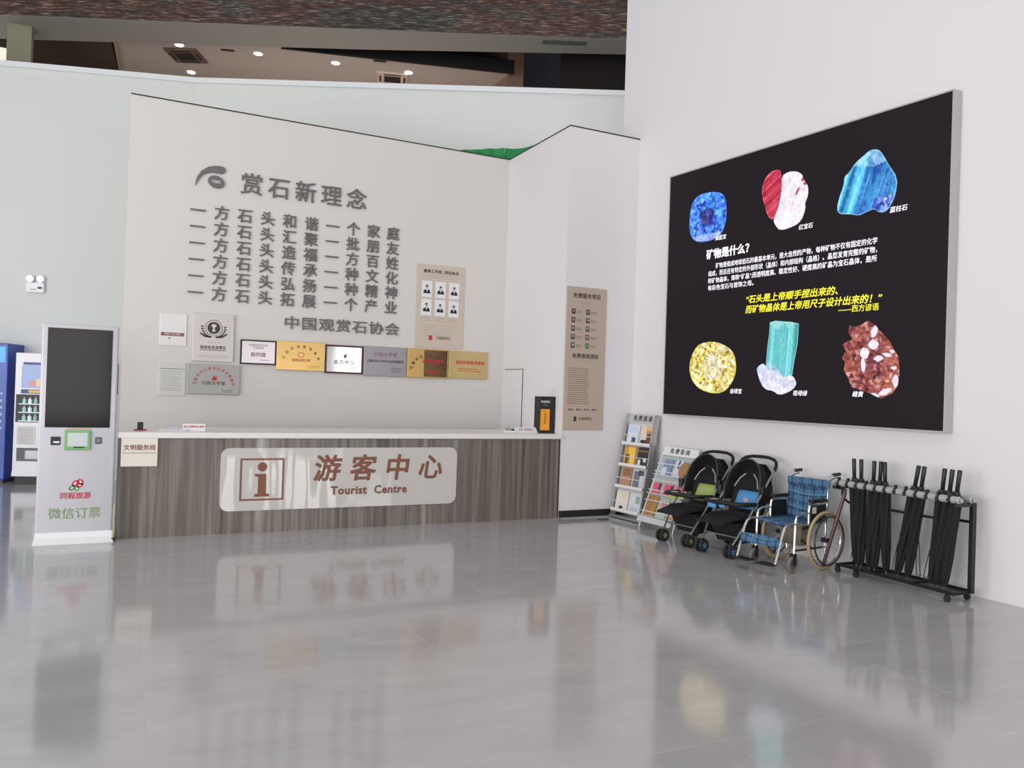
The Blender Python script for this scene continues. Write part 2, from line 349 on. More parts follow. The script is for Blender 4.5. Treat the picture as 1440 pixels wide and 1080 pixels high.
for x, y, lb in ((1.55, 15.75, 'small dark ceiling vent right of dark air conditioner'), (4.2, 14.75, 'tiny vent left of the pale air conditioner')):
    tag(MB().box(-.12, .12, -.035, .035, -.01, 0).build('ceiling_vent', DG, None, loc=(x, y, 7.8), rz=-.3), lb, 'vent')
# green netting over the room behind the partitions
vs = []; fs = []; nn = 30
def net(u, v):
    x = 3.95+1.03*u+.01; top = 4.992+.215*u+.004*math.sin(19*u)
    return (x, YB+.17+.05*v+.012*math.sin(31*u), 4.80+(top-4.80)*v)
for j in range(6):
    for i in range(nn+1): vs.append(net(i/nn, j/5))
for j in range(5):
    for i in range(nn): q = j*(nn+1)+i; fs.append((q, q+1, q+nn+2, q+nn+1))
n0 = len(vs)
for j in range(4):
    for i in range(nn+1):
        u = i/nn; x = 5.0+.62*u; top = 5.207+.20*u*u; vs.append((x, YB+.22-.02*u, 4.98+(top-4.98)*j/3))
for j in range(3):
    for i in range(nn): q = n0+j*(nn+1)+i; fs.append((q, q+1, q+nn+2, q+nn+1))
tag(MB().add(vs, fs).build('green_netting', mat('green_net', (40, 140, 78), .8, var=.25, vscale=6), None), 'green sheet netting showing above the partition wall top', 'netting')

# ---------------------------------------------------------------- counter
ct = thing('reception_counter', 'long reception counter with grey brown striped stone front and white top', 'counter', (0, YC, 0))
for k in range(5):
    MB().box(0, .995, -.02, 0, 0, 1.0).build('stone_panel', COUNTER, ct, loc=(.0+k*.998-.03, 0, .0))
MB().box(-.02, 4.985, 0.0, .85, 0, 1.0).build('body', DARKP, ct)
MB().box(-.035, 4.982, -.045, .95, .995, 1.055, .008).build('worktop', mat('white_worktop', (226, 222, 218), .3), ct)
# big acrylic sign plate
sg = thing('tourist_centre_sign', 'glossy pale plate with brown i symbol and Tourist Centre lettering', 'sign', (2.25, YC-.022, .565))
def rrect(w, h, r, n=6):
    p = []
    for cx, cz, a0 in ((w/2-r, -h/2+r, -90), (w/2-r, h/2-r, 0), (-w/2+r, h/2-r, 90), (-w/2+r, -h/2+r, 180)):
        for k in range(n+1): a = R(a0+90*k/n); p.append((cx+r*math.cos(a), cz+r*math.sin(a)))
    return p
pm, nt, b = nodes_mat('wavy_acrylic'); b.inputs['Base Color'].default_value = (*lin((196, 192, 186)), 1); b.inputs['Roughness'].default_value = .04; b.inputs['Coat Weight'].default_value = .6
tc = nt.nodes.new('ShaderNodeTexCoord'); mp = nt.nodes.new('ShaderNodeMapping'); mp.inputs['Scale'].default_value = (2.2, 1, .7); n_ = nt.nodes.new('ShaderNodeTexNoise'); n_.inputs['Scale'].default_value = 1.3
n_.inputs['Detail'].default_value = 1; bp = nt.nodes.new('ShaderNodeBump'); bp.inputs['Strength'].default_value = .35; bp.inputs['Distance'].default_value = .06
nt.links.new(tc.outputs['Object'], mp.inputs[0]); nt.links.new(mp.outputs[0], n_.inputs[0]); nt.links.new(n_.outputs[0], bp.inputs['Height']); nt.links.new(bp.outputs[0], b.inputs['Normal']); nt.links.new(bp.outputs[0], b.inputs['Coat Normal'])
MB().prism(rrect(2.64, .66, .09), -.012, 0).build('plate', pm, sg)
fr = MB(); xa, xb, za, zb, w_ = -1.125, -.675, -.225, .22, .018
fr.box(xa, xb, -.016, -.012, zb-w_, zb).box(xa, xb, -.016, -.012, za, za+w_).box(xa, xa+w_, -.016, -.012, za+w_, zb-w_).box(xb-w_, xb, -.016, -.012, za+w_, zb-w_)
fr.build('symbol_frame', BROWN, sg)
im = MB(); cxi = -.90
im.prism([(cxi-.075, -.185), (cxi+.075, -.185), (cxi+.075, -.160), (cxi+.042, -.150), (cxi+.042, .055), (cxi-.075, .055), (cxi-.075, .035), (cxi-.040, .025), (cxi-.040, -.150), (cxi-.075, -.160)], -.018, -.012)
im.prism([(cxi+.048*math.cos(2*PI*k/20), .130+.048*math.sin(2*PI*k/20)) for k in range(20)], -.018, -.012); im.build('letter_i', BROWN, sg)
for k, ch in enumerate('游客中心'): text(ch, -.22+k*.40, -.012, .085, .30, BROWN, sg, 'character', bold=.022, depth=.006, shear=.12)
text('Tourist  Centre', .27, -.012, -.145, .125, BROWN, sg, 'english_line', bold=.03, depth=.006, space=1.08)
# small acrylic sign
s2 = thing('service_post_sign', 'small square cream sign at the left end of the counter front', 'sign', (.165, YC-.03, .865))
MB().box(-.165, .165, -.008, .006, -.15, .15, .003).build('plate', mat('cream_acrylic', (226, 219, 208), .15), s2)
text('文明服务岗', 0, -.009, .035, .058, BROWN, s2, bold=.02); text('Service Demonstration Post', 0, -.009, -.015, .026, BROWN, s2, name='english_line')
# things on the counter top
ZT = 1.055
t = thing('payment_reader', 'small black device on a red base at the left end of the counter top', 'device', (.17, 9.0, ZT))
MB().box(-.06, .06, -.04, .04, 0, .012, .003).build('base', mat('red_plastic', (150, 40, 48), .4), t); MB().box(-.028, .028, -.012, .02, .012, .085, .004).build('body', BPLAST, t)
t = thing('paper_stack', 'low stack of white papers lying on the counter top left part', 'papers', (.46, 8.98, ZT))
for k in range(4): MB().box(-.14, .14, -.1, .1, k*.005, k*.005+.004).build('sheet', WHITEM, t, loc=(.006*k, .004*k, 0), rz=.05*k)
MB().box(-.03, .07, -.04, .04, .0195, .036, .006).build('clip_pack', mat('lilac_plastic', (196, 198, 226), .4), t)
t = thing('name_card', 'small white standing name card beside the paper stack on the counter', 'card', (.68, 8.95, ZT))
MB().add([(-.11, -.03, 0), (.11, -.03, 0), (.11, 0, .075), (-.11, 0, .075), (-.11, .03, 0), (.11, .03, 0)], [(0, 1, 2, 3), (3, 2, 5, 4), (1, 5, 2), (0, 3, 4)]).build('folded_card', WHITEM, t)
o = text('前台 游客咨询 服务', 0, -.017, .045, .024, RED, t, bold=.01); o.rotation_euler = (-.38, 0, 0)
t = thing('long_name_card', 'long low white card holder near the right end of the counter', 'card', (4.60, 8.95, ZT))
MB().add([(-.17, -.03, 0), (.17, -.03, 0), (.15, 0, .07), (-.15, 0, .07), (-.17, .03, 0), (.17, .03, 0)], [(0, 1, 2, 3), (3, 2, 5, 4), (1, 5, 2), (0, 3, 4)]).build('folded_card', WHITEM, t)
o = text('咨询  导览服务', 0, -.018, .042, .03, mat('rose_print', (180, 120, 126), .5), t, bold=.01); o.rotation_euler = (-.40, 0, 0)
t = thing('tape_dispenser', 'little white and grey desk dispenser left of the long name card', 'dispenser', (4.37, 8.92, ZT))
MB().box(-.07, .07, -.03, .03, 0, .03, .008).build('base', WHITE, t); MB().cyl((-.03, -.02, .045), (-.03, .02, .045), .026).build('roll', mat('grey_roll', (150, 150, 152), .4), t); MB().cyl((.04, -.02, .035), (.04, .02, .035), .016).build('knob', BPLAST, t)
t = thing('display_box', 'upright black box with an orange front panel at the right end of the counter', 'box', (4.90, 8.92, ZT))
MB().box(-.13, .10, -.045, .12, 0, .47, .003).build('body', BPLAST, t)
MB().box(-.125, .005, -.049, -.045, .04, .31).build('orange_panel', mat('orange_card', (240, 160, 40), .5), t)
text('导游预约', -.06, -.050, .40, .034, WHITEM, t, name='white_lettering', bold=.01); text('语\n音\n讲\n解', -.06, -.050, .19, .035, DARKP, t, name='dark_lettering'); text('GUIDE', -.06, -.050, .355, .024, GREYP, t, name='white_lettering')

# ---------------------------------------------------------------- wall lettering
rows = ['一方石头和谐一个家庭', '一方石头汇聚一批朋友', '一方石头造福一方百姓', '一方石头传承一种文化', '一方石头弘扬一种精神', '一方石头拓展一个产业']
ords = ['topmost', 'second', 'third', 'fourth', 'fifth', 'lowest']
for j, rtxt in enumerate(rows):
    z = 3.668-j*.2028
    t = thing('slogan_line', f'{ords[j]} of the six raised grey slogan lines on the back wall', 'lettering', (2.0, YB, z), 0, 'raised slogan lines on the back wall')
    for k, ch in enumerate(rtxt): text(ch, .755+k*.2775-2.0, -.004, 0, .185, LETTER, t, 'character', bold=.016, depth=.018)
t = thing('wall_heading', 'large raised grey five character heading above the slogan lines', 'lettering', (2.05, YB, 4.07))
for k, ch in enumerate('赏石新理念'): text(ch, 1.378+k*.3373-2.05, -.004, .0-.002*k, .285, LETTER, t, 'character', bold=.010, depth=.02)
t = thing('wall_signature', 'raised grey seven character signature line below the slogans', 'lettering', (2.6, YB, 2.36))
for k, ch in enumerate('中国观赏石协会'): text(ch, 1.932+k*.225-2.6, -.004, 0, .178, LETTER, t, 'character', bold=.010, depth=.018, xs=1.2)
t = thing('swoosh_emblem', 'dark swoosh and oval emblem left of the wall heading', 'emblem', (.9, YB, 4.08))
SWP = [(-0.189, -0.095), (-0.173, 0.002), (-0.122, 0.093), (-0.041, 0.153), (0.04, 0.177), (0.121, 0.18), (0.158, 0.154), (0.154, 0.11), (0.121, 0.088), (0.06, 0.088), (-0.011, 0.087), (-0.082, 0.063), (-0.132, 0.012), (-0.163, -0.041)]
MB().prism(SWP[::-1], -.022, -.002).build('swoosh', LETTER, t)
MB().prism([(.055+.098*math.cos(2*PI*k/28)*1.0, -.022+.076*math.sin(2*PI*k/28)-.012*math.cos(2*PI*k/28)) for k in range(28)], -.022, -.002).build('oval', LETTER, t)
text('YSSC', .055, -.023, -.022, .045, WHITEM, t, bold=.02)

# ---------------------------------------------------------------- plaques, notices and posters on the back wall (x0,x1,z0,z1)
def plaque(name, lb, cat, x0, x1, z0, z1, m, d=.02, frame=None, fw=.02, y=YB):
    t = thing(name, lb, cat, ((x0+x1)/2, y, (z0+z1)/2)); w, h = (x1-x0)/2, (z1-z0)/2
    if frame:
        MB().box(-w, w, -d-.006, -.0, h-fw, h).box(-w, w, -d-.006, 0, -h, -h+fw).box(-w, -w+fw, -d-.006, 0, -h+fw, h-fw).box(w-fw, w, -d-.006, 0, -h+fw, h-fw).build('frame', frame, t)
        MB().box(-w+fw, w-fw, -d, 0, -h+fw, h-fw).build('plate', m, t)
    else: MB().box(-w, w, -d, 0, -h, h, .004).build('plate', m, t)
    return t
def lines(t, x, z, w, n, dz, m, y, hgt=.006, name='small_print', jit=.25):
    mb = MB()
    for k in range(n):
        ww = w*(1-jit*random.random()); mb.box(x-w/2, x-w/2+ww, y-.001, y, z-k*dz, z-k*dz+hgt)
    return mb.build(name, m, t)
def arc_text(t, s, cx, cz, rad, a0, a1, size, m, y, el=1., **k):
    for i, ch in enumerate(s):
        a = R(a0+(a1-a0)*i/(len(s)-1)); o = text(ch, cx+rad*math.cos(a), y, cz+rad*el*math.sin(a), size, m, t, 'arc_character', **k); o.rotation_euler = (0, -(a-PI/2)*.8, 0)
t = plaque('scan_notice_board', 'small pale acrylic board with a brown strip, upper left on the back wall', 'notice', .37, .675, 2.00, 2.385, mat('pale_acrylic', (226, 224, 222), .15), .012)
quad('brown_strip', -.135, .125, -.075, -.035, -.012, BROWN, t); text('观赏石 线上服务', -.005, -.0145, -.055, .026, WHITEM, t); MB().prism([(-.045, -.115), (-.03, -.11), (-.035, -.09), (-.05, -.095)], -.0135, -.012).build('red_mark', RED, t)
t = plaque('acrylic_notice', 'faint grey lettered notice sheet, lower left on the back wall', 'notice', .373, .681, 1.39, 1.80, mat('pale_notice', (206, 206, 198), .2), .010)
MB().box(-.15, .15, -.0115, -.0105, .12, .125).build('heading_rule', DARKP, t); lines(t, 0, .085, .25, 9, .028, GREYP, -.0105)
t = plaque('emblem_plaque', 'tall silver plaque with round black wreath emblem', 'plaque', .745, 1.225, 1.825, 2.42, SILVER, .03)
MB().prism([(.075*math.cos(2*PI*k/28), .12+.075*math.sin(2*PI*k/28)) for k in range(28)], -.033, -.03).build('emblem_disc', DARKP, t)
rg = MB(); rg.tube([(.098*math.cos(2*PI*k/32), -.031, .12+.098*math.sin(2*PI*k/32)) for k in range(32)], .0035, 5, closed=True); rg.build('emblem_ring', DARKP, t)
lf = MB()
for sx in (-1, 1):
    for k in range(7):
        a = R(-60-k*4) if 0 else R(-80+k*14); px, pz = sx*(.11+.0*k)*math.cos(a), .12+.118*math.sin(a)
        lf.prism([(px+sx*0, pz), (px+sx*.03, pz-.006), (px+sx*.045, pz+.012), (px+sx*.018, pz+.014)][::sx], -.033, -.030)
    lf.prism([(sx*.02, .012), (sx*.09, .02), (sx*.155, .058), (sx*.165, .045), (sx*.10, .0), (sx*.03, -.004)][::sx], -.033, -.030)
lf.build('emblem_leaves', DARKP, t)
MB().prism([(-.02, .075), (.02, .075), (.008, .12), (.035, .15), (0, .17), (-.035, .15), (-.008, .12)], -.036, -.033).build('emblem_tree', mat('cream_print', (220, 205, 180), .5), t)
text('★ ★ ★ ★', 0, -.031, -.065, .032, mat('gold_print', (200, 170, 120), .4), t, name='stars')
text('国家级旅游景区', 0, -.031, -.125, .044, DARKP, t, bold=.02); lines(t, 0, -.160, .30, 1, .02, DARKP, -.030, .008, jit=0); lines(t, 0, -.225, .36, 2, .02, GREYP, -.030, .005, jit=0)
t = plaque('school_practice_plaque', 'silver plaque with an arc of red characters, below the emblem plaque', 'plaque', .70, 1.315, 1.42, 1.788, mat('dull_silver', (160, 160, 157), .4, .5), .03)
arc_text(t, '无锡市中小学生社会实践基地', 0, -.085, .225, 172, 8, .042, RED, -.031, el=.98, bold=.015)
text('行知大学堂', 0, -.031, -.05, .052, DARKP, t, bold=.015, space=1.1); MB().prism([(-.03, -.015), (.03, -.01), (.035, .05), (.015, .03), (.0, .055), (-.015, .025)], -.033, -.030).build('red_mark', RED, t)
lines(t, .17, -.135, .15, 2, .02, DARKP, -.030, .005)
RP = mat('rosy_silver', (206, 198, 202), .25, .4)
t = plaque('black_framed_certificate', 'pale certificate in a thin black frame, leftmost of the plaque row', 'certificate', 1.308, 1.750, 1.812, 2.123, RP, .02, BLACK, .018)
text('中国观赏石协会\n示范单位', 0, -.0215, .07, .034, DARKP, t); text('陈列馆', 0, -.0215, -.035, .062, BROWN, t, bold=.015); lines(t, .08, -.10, .12, 1, .02, DARKP, -.0205, .006)
t = plaque('gold_plaque', 'shiny gold plaque with round red seal, second in the plaque row', 'plaque', 1.752, 2.372, 1.757, 2.13, GOLD, .035)
arc_text(t, '全国科普教育基地', 0, -.10, .235, 160, 20, .042, DARKP, -.036, el=.95, bold=.01); MB().tube([(.04*math.cos(2*PI*k/20), -.036, .015+.03*math.sin(2*PI*k/20)) for k in range(20)], .004, 5, closed=True).build('seal_ring', RED, t)
text('国家地质公园', 0, -.036, -.055, .04, RED, t, bold=.015); lines(t, .17, -.13, .16, 2, .02, BROWN, -.035, .005)
t = plaque('red_framed_mirror_plaque', 'mirror like silver plaque in a dark red frame, third in the plaque row', 'plaque', 2.374, 2.890, 1.737, 2.116, mat('mirror_silver', (190, 190, 190), .08, .9), .02, mat('dark_red_frame', (74, 24, 32), .35), .024)
text('会员单位', .0, -.0215, -.04, .062, DARKP, t, bold=.015, space=1.3); MB().prism([(.0, .02), (.045, .025), (.02, .045), (.05, .07), (.01, .07), (-.01, .045)], -.023, -.02).build('green_mark', mat('dark_green_print', (36, 82, 60), .5), t); lines(t, .12, -.11, .18, 1, .02, DARKP, -.0205, .006)
t = plaque('grey_study_plaque', 'dull grey plaque with a red title over black line, fourth in the row', 'plaque', 2.895, 3.500, 1.723, 2.125, mat('grey_steel_plate', (158, 155, 160), .35, .6), .03)
text('行知大学堂', 0, -.031, .09, .062, mat('dull_red_print', (134, 70, 74), .5), t, bold=.01, space=1.15); text('无锡市中小学生社会实践基地', 0, -.031, .0, .040, DARKP, t, bold=.02); lines(t, .17, -.09, .17, 4, .018, DARKP, -.030, .005)
t = plaque('gold_mirror_plaque', 'gold mirror plaque with painted red and bronze reflections, fifth in the row', 'plaque', 3.505, 4.110, 1.724, 2.128, GOLD, .045)
MB().box(-.06, .285, -.048, -.045, -.185, .185).build('painted_reflection', mat('bronze_reflection_tint', (120, 92, 68), .12, .85), t)  # dark reflection in the gold plaque, laid on as a bronze-tinted plate
arc_text(t, '无锡市红十字示范基地', 0, -.13, .25, 165, 15, .045, DARKP, -.049, el=.95, bold=.01)
text('观赏石科普馆', .07, -.0495, .03, .052, RED, t, bold=.03, shear=.3); text('教育基地', .07, -.0495, -.13, .042, RED, t, bold=.03, shear=.3)  # red characters imitate a red LED display reflected in the plaque
t = plaque('pale_gold_plaque', 'pale gold plaque with red title characters, rightmost in the plaque row', 'plaque', 4.125, 4.725, 1.733, 2.125, GOLD2, .03)
text('国家科普教育基地', .03, -.031, .03, .056, RED, t, bold=.02); lines(t, .03, -.06, .4, 2, .03, RED, -.030, .008)
for sx in (-1, 1):
    for sz in (-1, 1): MB().cyl((sx*.275, -.036, sz*.17), (sx*.275, -.03, sz*.17), .009, 10).build('screw', STEEL, t)
BEIGE = mat('beige_poster', (200, 186, 172), .35, var=.04, vscale=2)
t = plaque('portrait_poster', 'tall beige poster with six framed black and white portraits', 'poster', 3.615, 4.335, 2.15, 3.315, BEIGE, .012)
text('最美工作者 | 岗位标兵', 0, -.0135, .485, .054, DARKP, t, bold=.02, name='heading'); lines(t, 0, .43, .42, 2, .03, GREYP, -.012, .006, jit=.1)
for r_ in range(2):
    for c_ in range(3):
        px, pz = -.21+.205*c_, .235-.255*r_
        ph = MB().box(px-.077, px+.077, -.016, -.012, pz-.115, pz+.115).build('portrait_photo', WHITEM, t)
        sh = RNG.uniform(-.004, .004)
        MB().prism([(px-.05, pz-.06), (px+.05, pz-.06), (px+.046, pz-.022), (px+.02, pz-.004), (px-.02, pz-.004), (px-.046, pz-.022)], -.018, -.016).build('suit', BLACK, ph)
        MB().prism([(px-.011, pz-.004), (px, pz-.045), (px+.011, pz-.004)], -.019, -.018).build('shirt', WHITEM, ph)
        MB().prism([(px+.019*math.cos(2*PI*k/16), pz+.028+sh+.025*math.sin(2*PI*k/16)) for k in range(16)], -.018, -.016).build('face', mat('grey_face_print', (176, 168, 162), .6), ph)
        MB().prism([(px+.020*math.cos(PI*k/10), pz+.034+sh+.023*math.sin(PI*k/10)) for k in range(11)], -.019, -.018).build('hair', DARKP, ph)
lines(t, -.21, .235-.40, .15, 3, .022, GREYP, -.012, .005); lines(t, 0, -.165, .15, 3, .022, GREYP, -.012, .005); lines(t, .2, -.165, .14, 3, .022, GREYP, -.012, .005)
lines(t, 0, -.27, .50, 5, .035, GREYP, -.012, .006)
quad('red_seal', -.16, -.105, -.475, -.41, -.012, RED, t); text('中国观赏石', .06, -.0135, -.445, .045, BROWN, t, bold=.01)
# tall poster on the pillar
t = plaque('service_guide_poster', 'tall narrow beige service poster with ten dark square icons on the pillar', 'poster', 5.008, 5.606, 1.107, 2.94, mat('brown_beige_poster', (186, 168, 154), .35, var=.05, vscale=1.5), .012, y=YC)
text('免费服务项目', 0, -.0135, .80, .068, DARKP, t, bold=.02, name='heading', space=1.05); lines(t, .0, .73, .25, 2, .02, GREYP, -.012, .006)
IC = ['P', '行', '水', '书', '伞', '药', '车', '信', '电', '儿']
for k in range(10):
    c_, r_ = k % 2, k//2; px = -.195+.215*c_; pz = .60-.108*r_
    ic = MB().box(px-.027, px+.027, -.015, -.012, pz-.033, pz+.033, .003, 1).build('icon_tile', mat('icon_green', (40, 120, 84), .5) if k == 9 else mat('icon_maroon', (98, 58, 54), .5) if k == 7 else DARKP, t)
    text(IC[k], px, -.016, pz, .042, WHITEM, ic, name='icon_glyph'); lines(t, px+.095, pz, .10, 2, .018, mat('brown_grey_print', (136, 122, 112), .6), -.012, .008)
text('免费借阅须知', 0, -.0135, .03, .064, DARKP, t, bold=.02, name='heading', space=1.05); lines(t, -.02, -.03, .18, 1, .02, GREYP, -.012, .006)
lines(t, -.08, -.13, .33, 17, .028, mat('brown_grey_print', (136, 122, 112), .6), -.012, .010, jit=.15)
for k in range(4): text('●预约', -.185+.115*k, -.0135, -.655, .03, DARKP, t, name='footer_mark')
quad('dark_seal', -.145, -.105, -.80, -.74, -.012, DARKP, t); text('中国观赏石', .03, -.0135, -.77, .042, BROWN, t, bold=.01)

# ---------------------------------------------------------------- kiosk
kx0, kx1, KY = -.705, -.052, 8.64
k = thing('ticket_kiosk', 'tall white self service ticket kiosk with black screen, left of the counter', 'kiosk', ((kx0+kx1)/2, KY, 0))
hw = (kx1-kx0)/2
MB().box(-hw, hw, 0, .085, .05, 2.085, .02, 3).build('cabinet', mat('pale_kiosk_enamel', (194, 193, 199), .35, coat=.2), k, smooth=True)
MB().add([(-hw, -.02, .05), (hw, -.02, .05), (hw, .14, .05), (-hw, .14, .05), (-hw-.012, -.09, 0), (hw+.012, -.09, 0), (hw+.012, .3, 0), (-hw-.012, .3, 0), (-hw, .0, .10), (hw, .0, .10), (hw, .09, .10), (-hw, .09, .10)],
    [(4, 5, 1, 0), (5, 6, 2, 1), (6, 7, 3, 2), (7, 4, 0, 3), (0, 1, 9, 8), (1, 2, 10, 9), (2, 3, 11, 10), (3, 0, 8, 11), (8, 9, 10, 11), (7, 6, 5, 4)]).build('base_foot', WHITEM, k)
MB().box(-.275, .272, -.006, .0, 1.10, 2.045, .002, 1).build('screen', BGLOSS, k)
MB().box(hw, hw+.006, .03, .06, 1.42, 1.72, .002, 1).build('side_slot', BPLAST, k)
gp = MB().box(-.108, .112, -.02, 0, .885, 1.075, .006).build('ticket_slot', mat('green_bezel', (120, 176, 112), .4), k)
MB().box(-.082, .088, -.0225, -.02, .92, 1.05).build('slot_window', mat('frosted_window', (196, 202, 204), .2), gp); MB().box(-.03, .06, -.024, -.0225, .905, .916).build('dark_print', BLACK, gp)
MB().box(-.09, .11, -.004, 0, 1.083, 1.098).build('tan_strip', mat('tan_label', (188, 170, 146), .5), k)
c_ = MB().box(-.222, -.142, -.008, 0, .932, 1.012, .004).build('card_reader', BPLAST, k); MB().box(-.20, -.15, -.0095, -.008, .952, .968).build('reader_slit', STEEL, c_)
c_ = MB().box(.152, .207, -.008, 0, .944, 1.006, .004).build('scanner', BPLAST, k); MB().box(.16, .199, -.0095, -.008, .953, .998).build('scanner_glass', mat('grey_glass', (120, 124, 124), .1), c_)
GR2 = mat('dark_leaf_green', (70, 118, 60), .5)
def loop_leaf(cx, cz, ax, r0, m, nm):
    pts = [(cx+(r0*math.cos(a))*math.cos(ax)-(r0*.7*math.sin(a))*math.sin(ax), cz+(r0*math.cos(a))*math.sin(ax)+(r0*.7*math.sin(a))*math.cos(ax)) for a in [2*PI*i/18 for i in range(18)]]
    o = MB().prism(pts, -.004, .001).build(nm, m, k); 
    MB().prism([(cx+(p[0]-cx)*.42, cz+(p[1]-cz)*.42) for p in pts], -.006, -.004).build('eye', WHITEM, o)
loop_leaf(-.005, .565, .9, .034, RED, 'red_petal'); loop_leaf(.04, .578, 2.2, .032, RED, 'red_petal'); loop_leaf(.035, .545, .3, .028, RED, 'red_petal')
loop_leaf(-.03, .522, .6, .030, GR2, 'green_petal'); loop_leaf(.012, .515, 1.0, .026, GREENP, 'green_petal')
text('同程旅游', .0, -.0015, .443, .066, RED, k, bold=.018); text('微信订票', .0, -.0015, .272, .112, mat('olive_green_print', (120, 148, 88), .5), k, bold=.004)

# ---------------------------------------------------------------- vending machines and emergency light by the left wall
dA = (A1-A0).normalized(); ra = math.atan2(dA.y, dA.x)
v = thing('white_vending_machine', 'white drinks vending machine half hidden behind the kiosk', 'vending machine', (-1.40, 13.36, 0), ra)
MB().box(0, .9, 0, .55, .12, 1.90, .01).build('cabinet', WHITE, v)
MB().box(.03, .87, .03, .5, .0, .12).build('plinth', mat('vending_plinth', (60, 56, 56), .6), v); MB().box(0, .9, -.012, 0, .12, .19, .004).build('kick_panel', WHITE, v)
sc_ = MB().box(.09, .80, -.012, 0, 1.40, 1.72, .004).build('advert_screen', mat('screen_blue', (112, 134, 182), .2, emit=.35), v)
MB().box(.11, .78, -.015, -.012, 1.73, 1.765).build('header_label', mat('blue_label', (40, 66, 140), .4), v)
for i, cc in enumerate(((196, 120, 110), (214, 176, 110), (150, 110, 120))): MB().box(.20+i*.09, .27+i*.09, -.0145, -.012, 1.42, 1.50+.03*i).build('advert_picture', mat(f'advert_{i}', cc, .3, emit=.3), sc_)
MB().box(.09, .80, -.014, 0, 1.315, 1.375).build('blue_strip', mat('blue_label', (40, 66, 140), .4), v); MB().box(.19, .45, -.017, -.014, 1.325, 1.365).build('yellow_label', mat('yellow_label', (226, 190, 80), .4), v)
MB().box(.025, .86, -.006, 0, .90, 1.30).build('display_window', BPLAST, v)
for r_ in range(3):
    z0 = .925+.122*r_
    MB().box(.07, .84, -.03, -.006, z0-.012, z0, ).build('shelf', mat('lit_shelf', (214, 224, 226), .4, emit=.35), v)
    for i in range(8):
        bt = MB().cyl((.145+i*.075, -.02, z0), (.145+i*.075, -.02, z0+.065), .026, 10).build('bottle', mat(('bottle_teal', 'bottle_white', 'bottle_green')[i % 3], ((150, 196, 196), (220, 228, 230), (140, 180, 168))[i % 3], .2, emit=.25), v)
        MB().cyl((.145+i*.075, -.02, z0+.065), (.145+i*.075, -.02, z0+.09), .011, 8).build('cap', WHITEM, bt)
qd = MB().box(.055, .75, -.008, 0, .34, .53, .003).build('dispensing_slot', mat('slot_grey', (74, 78, 80), .4), v); MB().box(.17, .45, -.02, -.008, .37, .50, .02, 3).build('slot_flap', mat('flap_white', (206, 210, 214), .3), qd)
MB().box(.05, .30, -.0025, 0, .58, .84).build('paper_notice', mat('notice_paper', (214, 212, 214), .6), v); lines(v, .17, .80, .2, 9, .026, GREYP, -.0028)
v = thing('blue_vending_machine', 'blue vending machine cut off by the left picture edge', 'vending machine', (-2.40, 13.79, 0), ra)
BLU = mat('blue_cabinet', (34, 74, 168), .3, var=.3, vscale=1.5)
MB().box(0, .93, 0, .6, .05, 2.03, .012).build('cabinet', BLU, v); MB().box(.03, .9, .04, .55, 0, .05).build('plinth', BPLAST, v)
MB().box(.02, .90, -.006, 0, 1.75, 1.98, .003, 1).build('lit_header', mat('cyan_header', (52, 150, 214), .3, emit=.5), v)
MB().box(.04, .80, -.008, 0, .95, 1.60, .003, 1).build('glass_door', mat('navy_glass', (24, 34, 66), .08), v)
for i in range(6): MB().prism([(.86+.016*math.cos(2*PI*q/12), .8+.1*i+.022*math.sin(2*PI*q/12)) for q in range(12)], -.004, 0).build('white_mark', mat('pale_blue_mark', (170, 190, 230), .5), v)
MB().box(.05, .78, -.02, 0, .35, .60, .008).build('delivery_flap', BPLAST, v)
e = thing('emergency_light', 'white twin headed emergency light high on the left wall', 'emergency light', (-1.23, 13.955, 2.96), ra)
MB().box(-.125, .125, -.06, 0, -.13, .02, .008).build('housing', WHITE, e)
for sx in (-.075, .07):
    h_ = MB().cyl((sx, -.055, .075), (sx, -.01, .075), .058, 20).build('lamp_head', WHITE, e); MB().cyl((sx, -.058, .075), (sx, -.054, .075), .047, 20).build('reflector', mat('lamp_reflector', (176, 178, 180), .15, .8), h_)
    MB().cyl((sx, -.062, .075), (sx, -.057, .075), .014, 10).build('bulb', mat('bulb_glass', (236, 234, 226), .2), h_)
MB().box(.04, .10, -.063, -.06, -.075, -.045).build('indicator', BPLAST, e); lines(e, -.02, -.08, .10, 2, .015, DARKP, -.06, .005)
tag(MB().sphere((0, 0, 0), .05, .05, .05, 14, 8).cyl((0, .02, 0), (0, .12, 0), .03, 12).build('dome_camera', mat('grey_camera', (120, 122, 126), .4), None, smooth=True, loc=(-1.93, 14.06, 4.36), rz=ra), 'small grey round camera on the wall at the left picture edge', 'camera')

# ---------------------------------------------------------------- light box with minerals
LB = thing('mineral_light_box', 'huge black backlit panel of six minerals on the right wall', 'light box', (XR, YC, 0), RWZ)
s0, s1, z0, z1, d = .74, 4.285, 1.35, 4.303, .12
MB().box(s0, s1, -d+.008, -.001, z0, z1).build('box_body', mat('silver_frame', (186, 184, 186), .35, .4), LB)
e_ = .014
MB().box(s0, s1, -d-.002, -d+.008, z1-e_, z1).box(s0, s1, -d-.002, -d+.008, z0, z0+e_).box(s0, s0+e_, -d-.002, -d+.008, z0+e_, z1-e_).box(s1-e_, s1, -d-.002, -d+.008, z0+e_, z1-e_).build('edge_frame', mat('silver_frame', (186, 184, 186), .35, .4), LB)
FY = -d
LBP = mat('black_backlit_print', (28, 23, 28), .5, spec=.15, emit=.25)
MB().box(s0+e_, s1-e_, FY, -d+.008, z0+e_, z1-e_).build('black_print', LBP, LB)
WE = mat('white_backlit_print', (240, 236, 246), .5, emit=.62); YE = mat('yellow_backlit_print', (236, 226, 40), .5, emit=.55)
ty = FY-.0015
